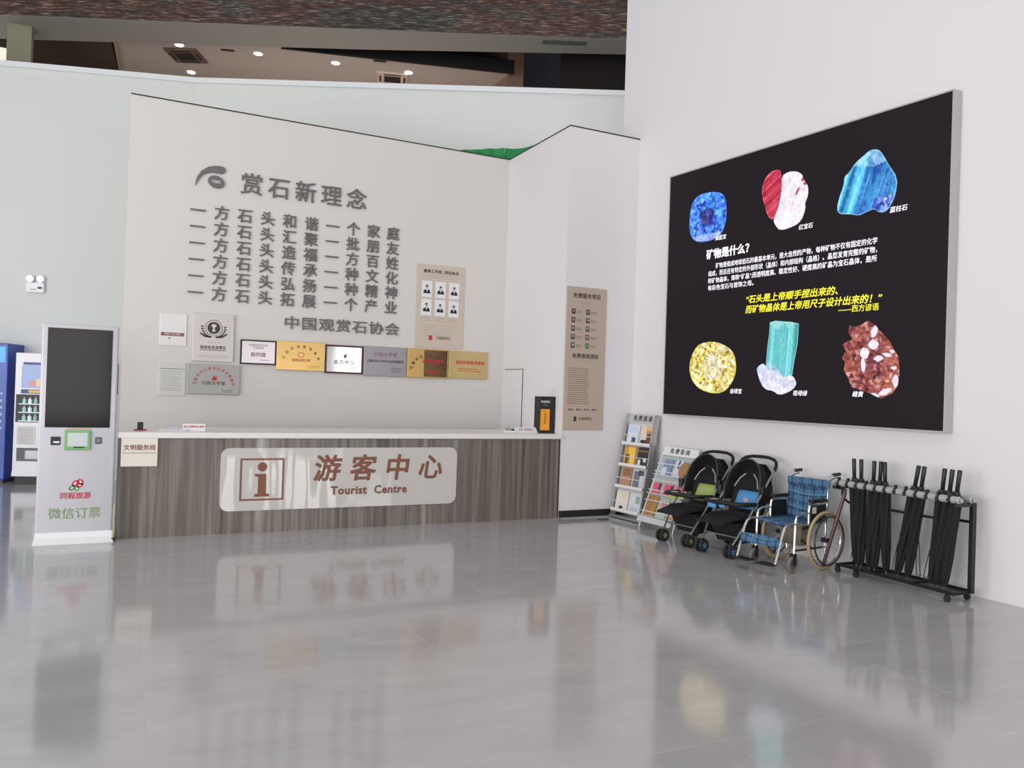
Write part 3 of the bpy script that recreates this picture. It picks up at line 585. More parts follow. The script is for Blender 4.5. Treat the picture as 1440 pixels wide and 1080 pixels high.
text('矿物是什么？', 1.76, ty, 3.235, .118, WE, LB, bold=.035, name='title')
body = ['　　矿物是组成地球岩石的最基本单元，是大自然的产物，每种矿物不仅有固定的化学', '组成，而且还有特定的外部形状（晶体）和内部结构（晶格）。晶型发育完整的矿物，', '称矿物晶体，简称“矿晶”;而透明度高、稳定性好、硬度高的矿晶为宝石晶体，是所', '有彩色宝石与首饰之母。']
for i, b_ in enumerate(body):
    me = text_mesh(b_, .066, bold=.009, align='LEFT'); xs = [v_.co.x for v_ in me.vertices]; wd = max(xs)
    o = link('body_line', me, WE, LB, (1.445, ty, 3.095-i*.083))
    if i < 3: o.scale = ((3.60-1.445)/wd, 1, 1)
o = text('“石头是上帝顺手捏出来的、', 2.02, ty, 2.665, .092, YE, LB, name='quote_line', bold=.02, align='LEFT', shear=.2); o.scale = (1.08, 1, 1)
o = text('而矿物晶体是上帝用尺子设计出来的！”', 2.02, ty, 2.555, .092, YE, LB, name='quote_line', bold=.02, align='LEFT', shear=.2); o.scale = (1.02, 1, 1)
text('——西方谚语', 3.42, ty, 2.475, .072, YE, LB, name='quote_source', bold=.01)
for cap, x, z in (('海蓝宝', 1.62, 3.415), ('红宝石', 2.79, 3.355), ('蓝柱石', 3.80, 3.355), ('金绿宝', 1.92, 1.66), ('祖母绿', 2.78, 1.655), ('雌黄', 3.44, 1.66)):
    text(cap, x, ty, z, .058, WE, LB, name='caption', bold=.012, shear=.15)
def gem(name, outline, colf, na=170, nr=52):
    P = np.array(outline, float); c = P.mean(0)
    # resample closed outline
    Q = np.vstack([P, P[:1]]); seg = np.r_[0, np.cumsum(np.hypot(*np.diff(Q, axis=0).T))]; tt = np.linspace(0, seg[-1], na, endpoint=False)
    O = np.c_[np.interp(tt, seg, Q[:, 0]), np.interp(tt, seg, Q[:, 1])]
    vs = [(c[0], FY-.0012, c[1])]; xy = [c]
    for j in range(1, nr+1):
        for i in range(na): p = c+(O[i]-c)*(j/nr); vs.append((p[0], FY-.0012, p[1])); xy.append(p)
    fs = [(0, 1+i, 1+(i+1) % na) for i in range(na)]
    for j in range(nr-1):
        for i in range(na): a = 1+j*na+i; b2 = 1+j*na+(i+1) % na; fs.append((a, a+na, b2+na, b2))
    o = MB().add(vs, fs).build(name, GEM, LB)
    xy = np.array(xy); rad = np.r_[0, np.repeat(np.arange(1, nr+1)/nr, na)]
    C = colf(xy, rad); at = o.data.color_attributes.new('print', 'FLOAT_COLOR', 'POINT')
    L_ = np.array([lin(np.clip(q, 0, 255)) for q in C]); at.data.foreach_set('color', np.c_[L_, np.ones(len(L_))].ravel()); return o
def streak(xy, ang, f, seed, amp):
    r_ = np.random.RandomState(seed); q = (xy @ np.array([math.cos(ang), math.sin(ang)]))*f; q = q-q.min(); w = xy @ np.array([-math.sin(ang), math.cos(ang)])
    out = np.zeros(len(q))
    for o_ in (1, 2.3, 5.1):
        tb = r_.normal(0, 1, int((q*o_).max())+4); k_ = (q*o_).astype(int); fr_ = q*o_-k_; fr_ = fr_*fr_*(3-2*fr_); out += (tb[k_]*(1-fr_)+tb[k_+1]*fr_)/o_**.5
    return (out*amp)[:, None]
def cells(xy, pal, n, sx=1., sz=1., ang=0., seed=0, jit=18):
    r_ = np.random.RandomState(seed); ca, sa = math.cos(ang), math.sin(ang); M2 = np.array([[ca*sx, sa*sx], [-sa*sz, ca*sz]])
    q = (xy-xy.mean(0)) @ M2.T; lo, hi = q.min(0)-.02, q.max(0)+.02; s_ = r_.uniform(lo, hi, (n, 2)); c_ = np.array(pal, float)[r_.randint(0, len(pal), n)]+r_.normal(0, jit, (n, 1))
    d2 = ((q[:, None, :]-s_[None])**2).sum(2); return c_[d2.argmin(1)]
def ell(cx, cz, a, b_, n=40, p=2.6, rot=0.):
    o = []
    for i in range(n):
        t_ = 2*PI*i/n; x = a*np.sign(math.cos(t_))*abs(math.cos(t_))**(2/p); z = b_*np.sign(math.sin(t_))*abs(math.sin(t_))**(2/p); o.append((cx+x*math.cos(rot)-z*math.sin(rot), cz+x*math.sin(rot)+z*math.cos(rot)))
    return o
def fine(xy, seed, amp, n=900): return cells(xy, [(0, 0, 0)], n, seed=seed, jit=amp)
def smooth(P, it=1):
    for _ in range(it): P = [q for a, b_ in zip(P, P[1:]+P[:1]) for q in ((a[0]*.75+b_[0]*.25, a[1]*.75+b_[1]*.25), (a[0]*.25+b_[0]*.75, a[1]*.25+b_[1]*.75))]
    return P
def blue_c(xy, rad):
    a = np.arctan2(*(xy-xy[0]).T[::-1]); C = .5*cells(xy, [(40, 90, 215), (90, 175, 245), (24, 50, 170), (140, 215, 250), (30, 40, 140), (60, 130, 235)], 420, seed=3)+.5*cells(xy, [(60, 130, 230), (100, 190, 250), (30, 60, 180), (50, 110, 225)], 60, seed=13)
    core = rad < .36+.05*np.sin(5*a); C[core] = .6*cells(xy, [(44, 30, 110), (30, 24, 92), (60, 60, 160), (50, 60, 190)], 140, seed=4)[core]+.4*C[core]*.6
    lo = (xy[:, 1] < 3.49) & (rad > .7); C[lo] = C[lo]*.4+np.array((190, 190, 230))*.6
    C[rad > .965] = (70, 120, 215); return C+fine(xy, 41, 14)
gem('cushion_cut_blue_gem', smooth([(1.353, 3.986), (1.543, 3.959), (1.655, 3.906), (1.699, 3.789), (1.703, 3.6), (1.646, 3.46), (1.51, 3.405), (1.321, 3.401), (1.182, 3.446), (1.111, 3.556), (1.105, 3.728), (1.127, 3.866), (1.199, 3.959)], 2), blue_c)
def yel_c(xy, rad):
    C = .6*cells(xy, [(196, 182, 84), (226, 216, 150), (250, 244, 236), (170, 140, 50), (84, 76, 44), (220, 200, 80), (226, 216, 196)], 520, seed=8)+.4*cells(xy, [(220, 206, 120), (240, 230, 190), (190, 165, 80), (225, 200, 70)], 50, seed=18)
    c_ = rad < .45; C[c_] = C[c_]*.55+np.array((226, 220, 222))*.42
    C[rad > .96] = (208, 192, 96); return C+fine(xy, 42, 20)
gem('cushion_cut_yellow_gem', smooth([(1.518, 2.231), (1.654, 2.211), (1.805, 2.151), (1.888, 2.07), (1.923, 1.936), (1.899, 1.816), (1.823, 1.706), (1.711, 1.636), (1.56, 1.633), (1.403, 1.661), (1.267, 1.736), (1.189, 1.852), (1.184, 1.981), (1.233, 2.109), (1.327, 2.209)], 2), yel_c)
gem('ruby_crystal', smooth([(2.438, 4.023), (2.464, 3.949), (2.474, 3.822), (2.451, 3.688), (2.417, 3.569), (2.373, 3.488), (2.299, 3.539), (2.254, 3.661), (2.209, 3.785), (2.208, 3.888), (2.251, 3.969), (2.329, 4.022)], 1), lambda xy, rad: cells(xy, [(176, 44, 70), (190, 58, 78), (160, 36, 62)], 24, seed=5, jit=6)+streak(xy, -1.05+PI/2*0, 26, 7, 13)+np.where(rad > .93, 26, 0)[:, None]+fine(xy, 43, 6))
def wh_c(xy, rad):
    C = .5*cells(xy, [(222, 214, 222), (238, 234, 240), (206, 196, 208), (230, 218, 230)], 60, seed=6, jit=6)+.5*cells(xy, [(226, 218, 226), (240, 236, 242), (204, 192, 204)], 500, seed=16, jit=8)
    for cx, cz, a, b_, w_ in ((2.755, 3.865, .045, .024, .8), (2.765, 3.80, .022, .016, -.6), (2.675, 3.74, .016, .045, -.5)):
        dx, dz = xy[:, 0]-cx, xy[:, 1]-cz; u_, v_ = dx*math.cos(w_)+dz*math.sin(w_), -dx*math.sin(w_)+dz*math.cos(w_); C[(u_/a)**2+(v_/b_)**2 < 1] = (166, 66, 80)
    return C
gem('white_matrix', smooth([(2.465, 3.936), (2.548, 3.968), (2.654, 3.951), (2.729, 3.904), (2.761, 3.824), (2.807, 3.766), (2.81, 3.669), (2.769, 3.592), (2.785, 3.553), (2.739, 3.427), (2.645, 3.382), (2.471, 3.362), (2.398, 3.434), (2.372, 3.495), (2.424, 3.58), (2.458, 3.699), (2.477, 3.821)], 1), wh_c)
def aq_c(xy, rad):
    C = cells(xy, [(52, 128, 188), (66, 148, 204), (44, 112, 178)], 30, 2.5, .6, -.35, 9, 6)+streak(xy, -.33, 22, 10, 20)+streak(xy, -.33, 9, 11, 14)*np.array([[.8, 1., .7]])
    lf_ = (xy[:, 0]-.36*(xy[:, 1]-3.4)) < 3.30; C[lf_] += np.array((16, 34, 14))
    top = xy[:, 1] > 3.80+.25*np.abs(xy[:, 0]-3.54); C[top] = .5*C[top]+.5*cells(xy, [(190, 224, 236), (150, 205, 228), (226, 238, 244)], 120, seed=2)[top]
    lo = (xy[:, 1] < 3.50) & (xy[:, 0] > 3.55-.2*(3.5-xy[:, 1])); C[lo] = cells(xy, [(56, 88, 184), (100, 132, 210), (150, 170, 228), (44, 64, 160)], 300, seed=5)[lo]
    C[rad > .965] = (120, 178, 216); return C+fine(xy, 44, 9)
gem('blue_column_crystal', smooth([(3.493, 3.968), (3.579, 3.955), (3.629, 3.896), (3.692, 3.783), (3.784, 3.643), (3.771, 3.494), (3.716, 3.385), (3.664, 3.348), (3.598, 3.362), (3.56, 3.402), (3.475, 3.383), (3.4, 3.363), (3.31, 3.392), (3.178, 3.415), (3.15, 3.475), (3.173, 3.576), (3.222, 3.693), (3.225, 3.773), (3.283, 3.807), (3.345, 3.884), (3.42, 3.924)], 1), aq_c)
gem('pale_crystal_base', smooth([(2.291, 1.974), (2.337, 1.933), (2.481, 1.932), (2.541, 1.841), (2.679, 1.841), (2.729, 1.785), (2.731, 1.73), (2.658, 1.673), (2.521, 1.63), (2.434, 1.68), (2.347, 1.684), (2.271, 1.747), (2.213, 1.887), (2.212, 1.922)], 1), lambda xy, rad: .6*cells(xy, [(212, 210, 230), (196, 198, 224), (232, 226, 236), (176, 184, 208), (150, 198, 204)], 60, seed=12, jit=6)+.4*cells(xy, [(226, 222, 236), (200, 204, 224), (170, 182, 204)], 400, seed=22, jit=8))
def be_c(xy, rad):
    C = cells(xy, [(92, 178, 182), (100, 186, 190)], 8, 5., .3, .06, 14, 4)+streak(xy, -.06, 13, 15, 22)+streak(xy, -.06, 40, 19, 6)
    top = xy[:, 1] > 2.35+.03*np.sin(40*xy[:, 0]); C[top] = (136, 196, 200); C[rad > .97] = (150, 210, 212)
    lo = (xy[:, 1] < 1.98) & (xy[:, 0] < 2.50-.4*(xy[:, 1]-1.85)); C[lo] = .5*C[lo]+.5*cells(xy, [(170, 200, 220), (120, 190, 210), (214, 222, 236)], 200, seed=4)[lo]; return C+fine(xy, 45, 5)
gem('teal_prism_crystal', [(2.37, 2.401), (2.441, 2.417), (2.562, 2.401), (2.645, 2.393), (2.741, 2.369), (2.735, 2.175), (2.69, 1.93), (2.679, 1.841), (2.57, 1.818), (2.483, 1.886), (2.346, 1.898), (2.335, 1.979), (2.35, 2.176), (2.367, 2.291)], be_c)
GP = [(3.528, 2.357), (3.604, 2.31), (3.659, 2.246), (3.741, 2.17), (3.795, 2.084), (3.842, 2.012), (3.859, 1.869), (3.844, 1.75), (3.795, 1.678), (3.679, 1.627), (3.571, 1.673), (3.446, 1.708), (3.374, 1.731), (3.329, 1.819), (3.283, 1.895), (3.295, 1.971), (3.257, 2.01), (3.298, 2.073), (3.26, 2.144), (3.331, 2.173), (3.373, 2.184), (3.321, 2.249), (3.333, 2.324), (3.384, 2.303), (3.453, 2.318), (3.494, 2.341)]
def ga_c(xy, rad):
    C = .65*cells(xy, [(116, 46, 48), (88, 30, 38), (140, 66, 54), (70, 24, 34), (164, 92, 74), (122, 64, 72), (130, 54, 50), (196, 156, 156)], 620, seed=31)+.35*cells(xy, [(130, 60, 54), (100, 40, 46), (160, 90, 70)], 60, seed=32)
    rt = (xy[:, 0] > 3.70); C[rt] += np.array((18, 14, 4))
    for cx, cz, a, b_, w_ in ((3.595, 2.25, .035, .06, -.3), (3.59, 2.13, .055, .05, 0), (3.50, 2.05, .05, .055, .3), (3.49, 1.94, .025, .075, .1), (3.645, 2.0, .05, .028, .1), (3.73, 2.03, .05, .018, -.2), (3.82, 1.79, .03, .06, 0), (3.72, 1.69, .07, .028, .4), (3.62, 1.655, .05, .02, -.2), (3.80, 1.91, .035, .016, 0), (3.78, 2.06, .03, .016, -.5)):
        dx, dz = xy[:, 0]-cx, xy[:, 1]-cz; u_, v_ = dx*math.cos(w_)+dz*math.sin(w_), -dx*math.sin(w_)+dz*math.cos(w_); m_ = (abs(u_)/a)**1.5+(abs(v_)/b_)**1.5 < 1; C[m_] = np.array((226, 206, 218))
    return C+fine(xy, 46, 12)
gem('red_cluster_crystal', GP, ga_c, 220, 60)

# ---------------------------------------------------------------- magazine racks (leaning stands)
def lean_frame(name, parent, off0, off1, H):
    """empty-free helper: returns f(x, v, d) -> local point; v runs up the leaning plane, d stands proud of it"""
    L_ = math.hypot(off0-off1, H); uy, uz = (off0-off1)/L_, H/L_
    return lambda x, v_, d_: Vector((x, uy*v_-uz*d_, uz*v_+uy*d_)), L_
def lbox(f, x0, x1, v0, v1, d0, d1, mb=None):
    mb = mb or MB(); return mb.add([f(x0, v0, d0), f(x1, v0, d0), f(x1, v1, d0), f(x0, v1, d0), f(x0, v0, d1), f(x1, v0, d1), f(x1, v1, d1), f(x0, v1, d1)],
        [(3, 2, 1, 0), (4, 5, 6, 7), (0, 1, 5, 4), (1, 2, 6, 5), (2, 3, 7, 6), (3, 0, 4, 7)])
P1 = rw(.33, .30); k1 = thing('magazine_rack', 'tall grey steel magazine rack leaning in the corner beside the pillar', 'rack', P1, RWZ)
f1, L1 = lean_frame('r', k1, .30, .06, 1.33); w = .27
lbox(f1, -w, w, .08, L1, -.008, 0).build('back_panel', mat('rack_grey_panel', (204, 206, 206), .4), k1)
for sx in (-1, 1): lbox(f1, sx*w-.012, sx*w+.012, .0, L1, -.02, .045).build('side_rail', STEEL, k1)
for sx in (-1, 1): MB().tube([f1(sx*w*.9, L1-.1, -.01), (sx*w*.9, .25, .01)], .010, 8).build('rear_leg', STEEL, k1)
hd = lbox(f1, -w, w, L1-.11, L1, 0, .012).build('header_plate', mat('header_silver', (196, 196, 196), .3, .3), k1)
def ltext(f, body, x, v_, d_, size, m, parent, lean, **kk):
    p = f(x, v_, d_); o = text(body, p.x, p.y, p.z, size, m, parent, 'header_lettering', **kk); o.rotation_euler = (-lean, 0, 0); return o
lean1 = math.atan2(.24, 1.33)
ltext(f1, '免 费 阅 读', 0, L1-.055, .014, .075, DARKP, k1, lean1, bold=.02)
LED = [.085, .385, .665, .945]
for z_ in LED:
    q = lbox(f1, -w, w, z_-.012, z_, 0, .07); lbox(f1, -w, w, z_-.012, z_+.035, .062, .07, q); q.build('ledge', mat('rack_ledge', (222, 222, 220), .4), k1)
    lbox(f1, -w, w, z_+.12, z_+.127, .05, .057).build('retaining_rod', WHITEM, k1)
lbox(f1, -w, w, .0, .03, -.01, .075).build('foot_bar', STEEL, k1)
def book(parentframe, rackobj, f, x0, x1, v0, v1, d0, base, prints, lb, g_, name='magazine', th=.012):
    M = rackobj.matrix_basis
    o = lbox(f, x0, x1, v0, v1, d0, d0+th).build(name, base, None); o.location = rackobj.location; o.rotation_euler = rackobj.rotation_euler; tag(o, lb, 'magazine' if name == 'magazine' else name.split('_')[-1], g_)
    for (a, b_, c_, d_, m_) in prints: lbox(f, x0+(x1-x0)*a, x0+(x1-x0)*b_, v0+(v1-v0)*c_, v0+(v1-v0)*d_, d0+th, d0+th+.0015).build('cover_picture', m_, o)
    return o
def C(n, c): return mat('cover_'+n, c, .35)
G1 = 'magazines on the tall grey rack'
bk = [
 (-.235, -.02, 3, C('white', (222, 226, 232)), [(.1, .9, .6, .95, C('ice', (196, 214, 232))), (.45, .8, .12, .38, C('slate', (70, 74, 110)))], 'white magazine with a dark blue spot, top tier left'),
 (.03, .235, 3, C('cream', (226, 210, 190)), [(.45, 1, .6, 1, C('peach', (226, 180, 140))), (.55, .95, .05, .75, C('maroon', (120, 66, 62))), (.05, .55, .1, .3, C('dark', (50, 42, 44)))], 'cream magazine with maroon figure, top tier right'),
 (-.225, -.01, 2, C('amber', (222, 152, 60)), [(.35, .95, .1, .95, C('yellow', (240, 200, 90))), (.15, .5, .05, .6, C('olive', (70, 78, 50)))], 'amber and yellow magazine, second tier left'),
 (.03, .235, 2, C('black', (52, 44, 48)), [(.0, 1., .80, .83, C('gold', (200, 160, 80))), (.12, .35, .1, .4, C('white', (222, 226, 232))), (.6, .85, .3, .5, C('white', (222, 226, 232)))], 'black magazine with pale figures, second tier right'),
 (-.23, -.03, 1, C('kraft', (182, 142, 108)), [(.2, .95, .6, .95, C('brown', (150, 104, 72))), (0, .3, .3, .6, C('rose', (190, 140, 140)))], 'kraft brown magazine on the third tier left'),
 (.03, .235, 1, C('grey', (200, 204, 208)), [(.0, .55, .1, .9, C('steel', (112, 118, 130))), (.4, .9, .7, .95, C('charcoal', (84, 84, 92)))], 'grey striped magazine on the third tier right'),
 (-.24, -.01, 0, C('ivory', (228, 222, 214)), [(.35, .65, .06, .26, C('dark', (50, 42, 44))), (.4, .9, .6, .95, C('straw', (222, 214, 180)))], 'ivory magazine with small dark figure, bottom tier left'),
 (.02, .24, 0, C('pale', (212, 216, 218)), [(.55, .9, .5, .85, C('sage', (150, 170, 156))), (.2, .8, .1, .3, C('mist', (190, 196, 204)))], 'pale grey green magazine on the bottom tier right')]
for x0, x1, ti, m_, pr, lb in bk: book(None, k1, f1, x0, x1, LED[ti]+.001, LED[ti]+.265, .006, m_, pr, lb, G1, th=.02)
# white wire rack
P2 = rw(1.08, .50); k2 = thing('wire_rack', 'low white wire brochure rack between tall rack and strollers', 'rack', P2, RWZ)
f2, L2 = lean_frame('r', k2, .50, .10, .96); w = .29; lean2 = math.atan2(.40, .96)
for sx in (-1, 1):
    MB().tube([f2(sx*w, .12, 0), f2(sx*w, L2, 0)], .009, 8).build('side_rail', WHITEM, k2)
    MB().tube([f2(sx*w, .12, 0), (sx*w, f2(sx*w, .12, 0).y-.03, .0)], .009, 8).build('front_leg', WHITEM, k2)
    MB().tube([f2(sx*w, L2-.04, 0), (sx*w, .42, .0)], .008, 8).build('rear_leg', WHITEM, k2)
lbox(f2, -w, w, L2-.11, L2, 0, .010).build('header_plate', WHITEM, k2); ltext(f2, '免 费 取 阅', 0, L2-.055, .012, .07, DARKP, k2, lean2, bold=.02)
for z_ in (.20, .34, .47, .60, .71, .81): MB().tube([f2(-w, z_, .035), f2(w, z_, .035)], .006, 6).build('cross_wire', WHITEM, k2)
for z_ in (.14, .42, .66): lbox(f2, -w, w, z_, z_+.006, -.01, .055).build('wire_shelf', WHITEM, k2)
lbox(f2, -w, w, .06, .13, .05, .058).build('tray_front', mat('tray_front', (196, 200, 202), .4), k2); lbox(f2, -w, w, .12, L2, -.014, -.008).build('mesh_back', mat('pale_mesh_back', (176, 184, 180), .6), k2)
G2 = 'brochures on the white wire rack'
def b2(x0, x1, v0, v1, m_, pr, lb, nm='brochure'): book(None, k2, f2, x0, x1, v0, v1, .0, m_, pr, lb, G2, nm)
PK = C('pink', (214, 88, 120)); KR = C('kraft2', (164, 122, 76))
b2(-.20, -.05, .672, .88, C('bluegrey', (132, 146, 178)), [(0, .5, 0, .5, C('ice', (196, 214, 232)))], 'blue grey brochure, top shelf left of wire rack')
b2(.0, .12, .672, .88, C('icy', (200, 210, 228)), [(.4, .6, .5, 1, C('slate', (70, 74, 110)))], 'pale blue brochure, top shelf middle of wire rack')
b2(-.25, -.13, .430, .57, PK, [(.8, 1, .4, 1, C('dark', (50, 42, 44)))], 'pink booklet, left of the three pink ones on the wire rack')
b2(-.06, .08, .430, .57, PK, [(.8, 1, .4, .9, C('dark', (50, 42, 44)))], 'pink booklet, middle of the three pink ones on the wire rack')
b2(.14, .26, .430, .57, PK, [(.3, .9, .3, .7, C('hotpink', (240, 120, 150)))], 'pink booklet, right of the three pink ones on the wire rack')
b2(-.27, -.09, .148, .405, KR, [(.6, 1., .0, 1., C('kraft3', (178, 132, 72)))], 'tall kraft paper pad on the bottom shelf of wire rack', 'paper_pad')
b2(-.02, .10, .148, .38, C('mint', (176, 196, 186)), [(.1, .9, .5, .9, C('rose', (190, 140, 140)))], 'mint green brochure, bottom shelf middle of wire rack')
b2(.13, .25, .148, .36, C('tan', (190, 150, 112)), [], 'tan brochure, bottom shelf right of wire rack')
fan = MB(); n = 24; c0 = [f2(.20+.085*math.cos(2*PI*i/n), .76+.10*math.sin(2*PI*i/n), .04) for i in range(n)]; c1 = [f2(.20+.085*math.cos(2*PI*i/n), .76+.10*math.sin(2*PI*i/n), .046) for i in range(n)]
fan.add(c0+c1, [tuple(range(n)), tuple(range(2*n-1, n-1, -1))]+[(i, (i+1) % n, (i+1) % n+n, i+n) for i in range(n)])
o = fan.build('paper_fan', KR, None, loc=P2, rz=RWZ); tag(o, 'round tan paper fan stuck in the top of the wire rack', 'fan'); lbox(f2, .19, .21, .672, .68, .04, .046).build('fan_handle', KR, o)

# ---------------------------------------------------------------- strollers
def arc3(p0, p1, h, n=12, ax='z'):
    return [Vector(p0).lerp(Vector(p1), i/n)+Vector((0, 0, h*math.sin(PI*i/n))) for i in range(n+1)]
def stroller(loc, rz, colr, lb, badge=False):
    t = thing('stroller', lb, 'stroller', loc, rz, 'strollers parked along the right wall'); cm = mat('cushion_'+('blue' if badge else 'green'), colr, .8, bump=.3, bscale=60, var=.06)
    FR = mat('grey_alloy_tube', (150, 150, 152), .3, .7); W2 = .235      # local: x sideways, y to the wall, z up
    for sx in (-1, 1):
        x = sx*W2
        MB().tube([(sx*.19, -.27, .11), (x, -.10, .36), (x, .08, .58), (x, .31, .86)], .011, 8).build('side_tube', FR, t, True)
        MB().tube([(x, .0, .50), (x, .30, .09)], .010, 8).build('rear_leg', FR, t, True)
        MB().box(x-.022, x+.022, .10, .16, .62, .70, .008).build('folding_joint', BPLAST, t)
        # front double wheel
        for dx in (-.032, .032):
            cx = sx*.185+dx
            wh_ = MB().torus_x((cx, -.28, .068), .052, .016, 24, 8).build('front_wheel', RUBBER, t, True)
            hb = MB().cyl((cx-.009, -.28, .068), (cx+.009, -.28, .068), .040, 20).build('hub', mat('hub_dark', (56, 56, 58), .4), wh_)
            MB().torus_x((cx, -.28, .068), .041, .010, 20, 6).build('hub_ring', mat('hub_light', (188, 188, 184), .4), wh_)
            sp = MB()
            for k_ in range(5):
                a = 2*PI*k_/5+.3; ca, sa = math.cos(a), math.sin(a)
                for fx in (-.0115, .0115):
                    sp.add([(cx+fx, -.28-sa*.008, .068+ca*.008), (cx+fx, -.28+ca*.034-sa*.005, .068+sa*.034+ca*.005), (cx+fx, -.28+ca*.034+sa*.005, .068+sa*.034-ca*.005), (cx+fx, -.28+sa*.008, .068-ca*.008)], [(0, 1, 2, 3)])
            sp.build('spokes', cm, wh_)
        MB().box(sx*.185-.014, sx*.185+.014, -.305, -.245, .07, .135, .008).build('fork', BPLAST, t)
        cx = sx*.235; wh_ = MB().torus_x((cx, .30, .080), .064, .017, 24, 8).build('rear_wheel', RUBBER, t, True)
        MB().cyl((cx-.012, .30, .080), (cx+.012, .30, .080), .050, 20).build('hub', mat('hub_grey', (150, 150, 148), .4), wh_)
    MB().tube([(-.235, .30, .08), (.235, .30, .08)], .008, 8).build('rear_axle', BPLAST, t)
    MB().tube([(-.21, -.20, .20), (.21, -.20, .20)], .008, 8).build('front_crossbar', FR, t)
    # handle bar (foam arch)
    hp = [(-W2, .31, .85), (-W2+.004, .34, .90), (-W2+.02, .36, .935), (-W2+.06, .375, .96), (-.10, .39, .975), (0, .395, .978), (.10, .39, .975), (W2-.06, .375, .96), (W2-.02, .36, .935), (W2-.004, .34, .90), (W2, .31, .85)]
    MB().tube(hp, .017, 10).build('handle_bar', BFAB, t, True)
    # seat, backrest, hood
    MB().box(-.19, .19, -.20, .12, .36, .41, .02, 3).build('seat', BFAB, t, True)
    bk_ = MB(); nx_, nz_ = 8, 8; vs = []; fs = []
    for side in (0, 1):
        for j in range(nz_+1):
            v_ = j/nz_
            for i in range(nx_+1):
                u_ = i/nx_*2-1; ww = .212*(1 if v_ < .7 else math.sqrt(max(0, 1-((v_-.7)/.34)**2))); vs.append((u_*ww, .14+.18*v_+.05*(1-u_*u_)+side*.03, .38+.52*v_))
    m_ = (nx_+1)*(nz_+1)
    for j in range(nz_):
        for i in range(nx_): q = j*(nx_+1)+i; fs += [(q, q+1, q+nx_+2, q+nx_+1), (q+m_, q+nx_+1+m_, q+nx_+2+m_, q+1+m_)]
    bk_.add(vs, fs).build('backrest', BFAB, t, True)
    hd_ = MB(); vs = []; fs = []; na_, nb_ = 20, 8
    for j in range(nb_+1):
        ph = j/nb_
        for i in range(na_+1):
            a = PI*i/na_; x = -.225*math.cos(a)*(1-.06*ph); z_ = .52+(.435-.03*ph)*math.sin(a)**.62; y = (.0+.33*ph)-.06*math.sin(a)+(.62-z_)*0
            y = .08+.24*ph+(.12*math.sin(a))*(1-.7*ph)
            vs.append((x, y, z_-.10*ph*math.sin(a)*ph))
    for j in range(nb_):
        for i in range(na_): q = j*(na_+1)+i; fs.append((q, q+1, q+na_+2, q+na_+1))
    o = hd_.add(vs, fs).build('hood', BFAB, t, True); md = o.modifiers.new('thick', 'SOLIDIFY'); md.thickness = .008
    MB().tube([Vector(q)+Vector((0, -.004, 0)) for q in vs[:na_+1]], .009, 8).build('hood_rim', mat('hood_rim', (44, 42, 48), .5), t, True)
    for sx in (-1, 1): MB().tube([(sx*.15, .16, .66), (sx*.11, .20, .75), (sx*.05, .22, .80)], .007, 6).build('harness_strap', mat('strap_grey', (170, 164, 172), .6), t, True)
    # coloured padding
    pd = MB(); vs = []; fs = []; n_x, n_z = 8, 6
    for side in (0, 1):
        for j in range(n_z+1):
            for i in range(n_x+1):
                u_ = i/n_x*2-1; v_ = j/n_z; e2 = 1-max(abs(u_)**6, abs(v_*2-1)**6); vs.append((u_*(.155-.01*v_), (.15+.085*v_)-(.045*e2 if side == 0 else -.0)+.0, .44+.18*v_))
    m_ = (n_x+1)*(n_z+1)
    for j in range(n_z):
        for i in range(n_x): q = j*(n_x+1)+i; fs += [(q, q+1, q+n_x+2, q+n_x+1), (q+m_, q+n_x+1+m_, q+n_x+2+m_, q+1+m_)]
    pd = MB().add(vs, fs).build('cushion', cm, t, True)
    if badge: MB().prism([(.0+.035*math.cos(2*PI*i/14)+.02, .535+.022*math.sin(2*PI*i/14)) for i in range(14)], .137, .142).build('badge', mat('badge_pink', (214, 170, 180), .5), pd)
    # tray bar with cup wells
    tp = [(-.24, .02, .52), (-.24, -.16, .53), (-.19, -.24, .53), (0, -.27, .53), (.19, -.24, .53), (.24, -.16, .53), (.24, .02, .52)]
    MB().tube(tp, .022, 8).build('bumper_bar', BPLAST, t, True)
    MB().box(-.20, .20, -.27, -.12, .515, .54, .012, 3).build('snack_tray', BPLAST, t, True)
    MB().box(-.13, -.02, -.276, -.26, .47, .515, .008).build('tray_trim', cm, t); MB().box(.02, .09, -.278, -.262, .485, .515, .006).build('tray_trim', cm, t)
    MB().box(-.175, -.105, -.20, -.13, .541, .546).build('tray_label', mat('pale_label', (190, 190, 184), .5), t)
    cup = MB(); cup.tube([(-.30, .12, .56), (-.30, .12, .66)], [.032, .038], 14); cup.build('cup_holder', BPLAST, t, True); MB().box(-.285, -.235, .11, .13, .60, .62).build('cup_bracket', BPLAST, t)
    # foot rest, basket
    MB().add([(-.17, -.20, .36), (.17, -.20, .36), (.17, -.19, .40), (-.17, -.19, .40), (-.16, -.40, .33), (.16, -.40, .33), (.16, -.40, .35), (-.16, -.40, .35)], [(0, 1, 5, 4), (3, 7, 6, 2), (4, 5, 6, 7), (0, 4, 7, 3), (1, 2, 6, 5), (0, 3, 2, 1)]).build('foot_rest', BFAB, t)
    MB().add([(-.20, -.17, .33), (.20, -.17, .33), (.20, .27, .33), (-.20, .27, .33), (-.15, -.08, .12), (.15, -.08, .12), (.15, .22, .12), (-.15, .22, .12)], [(0, 1, 5, 4), (1, 2, 6, 5), (2, 3, 7, 6), (3, 0, 4, 7), (7, 6, 5, 4), (0, 3, 2, 1)]).build('storage_basket', BFAB, t)
    return t
stroller(rw(1.80, .58), RWZ+.06, (158, 176, 96), 'black hooded stroller with lime green cushion, beside the wire rack')
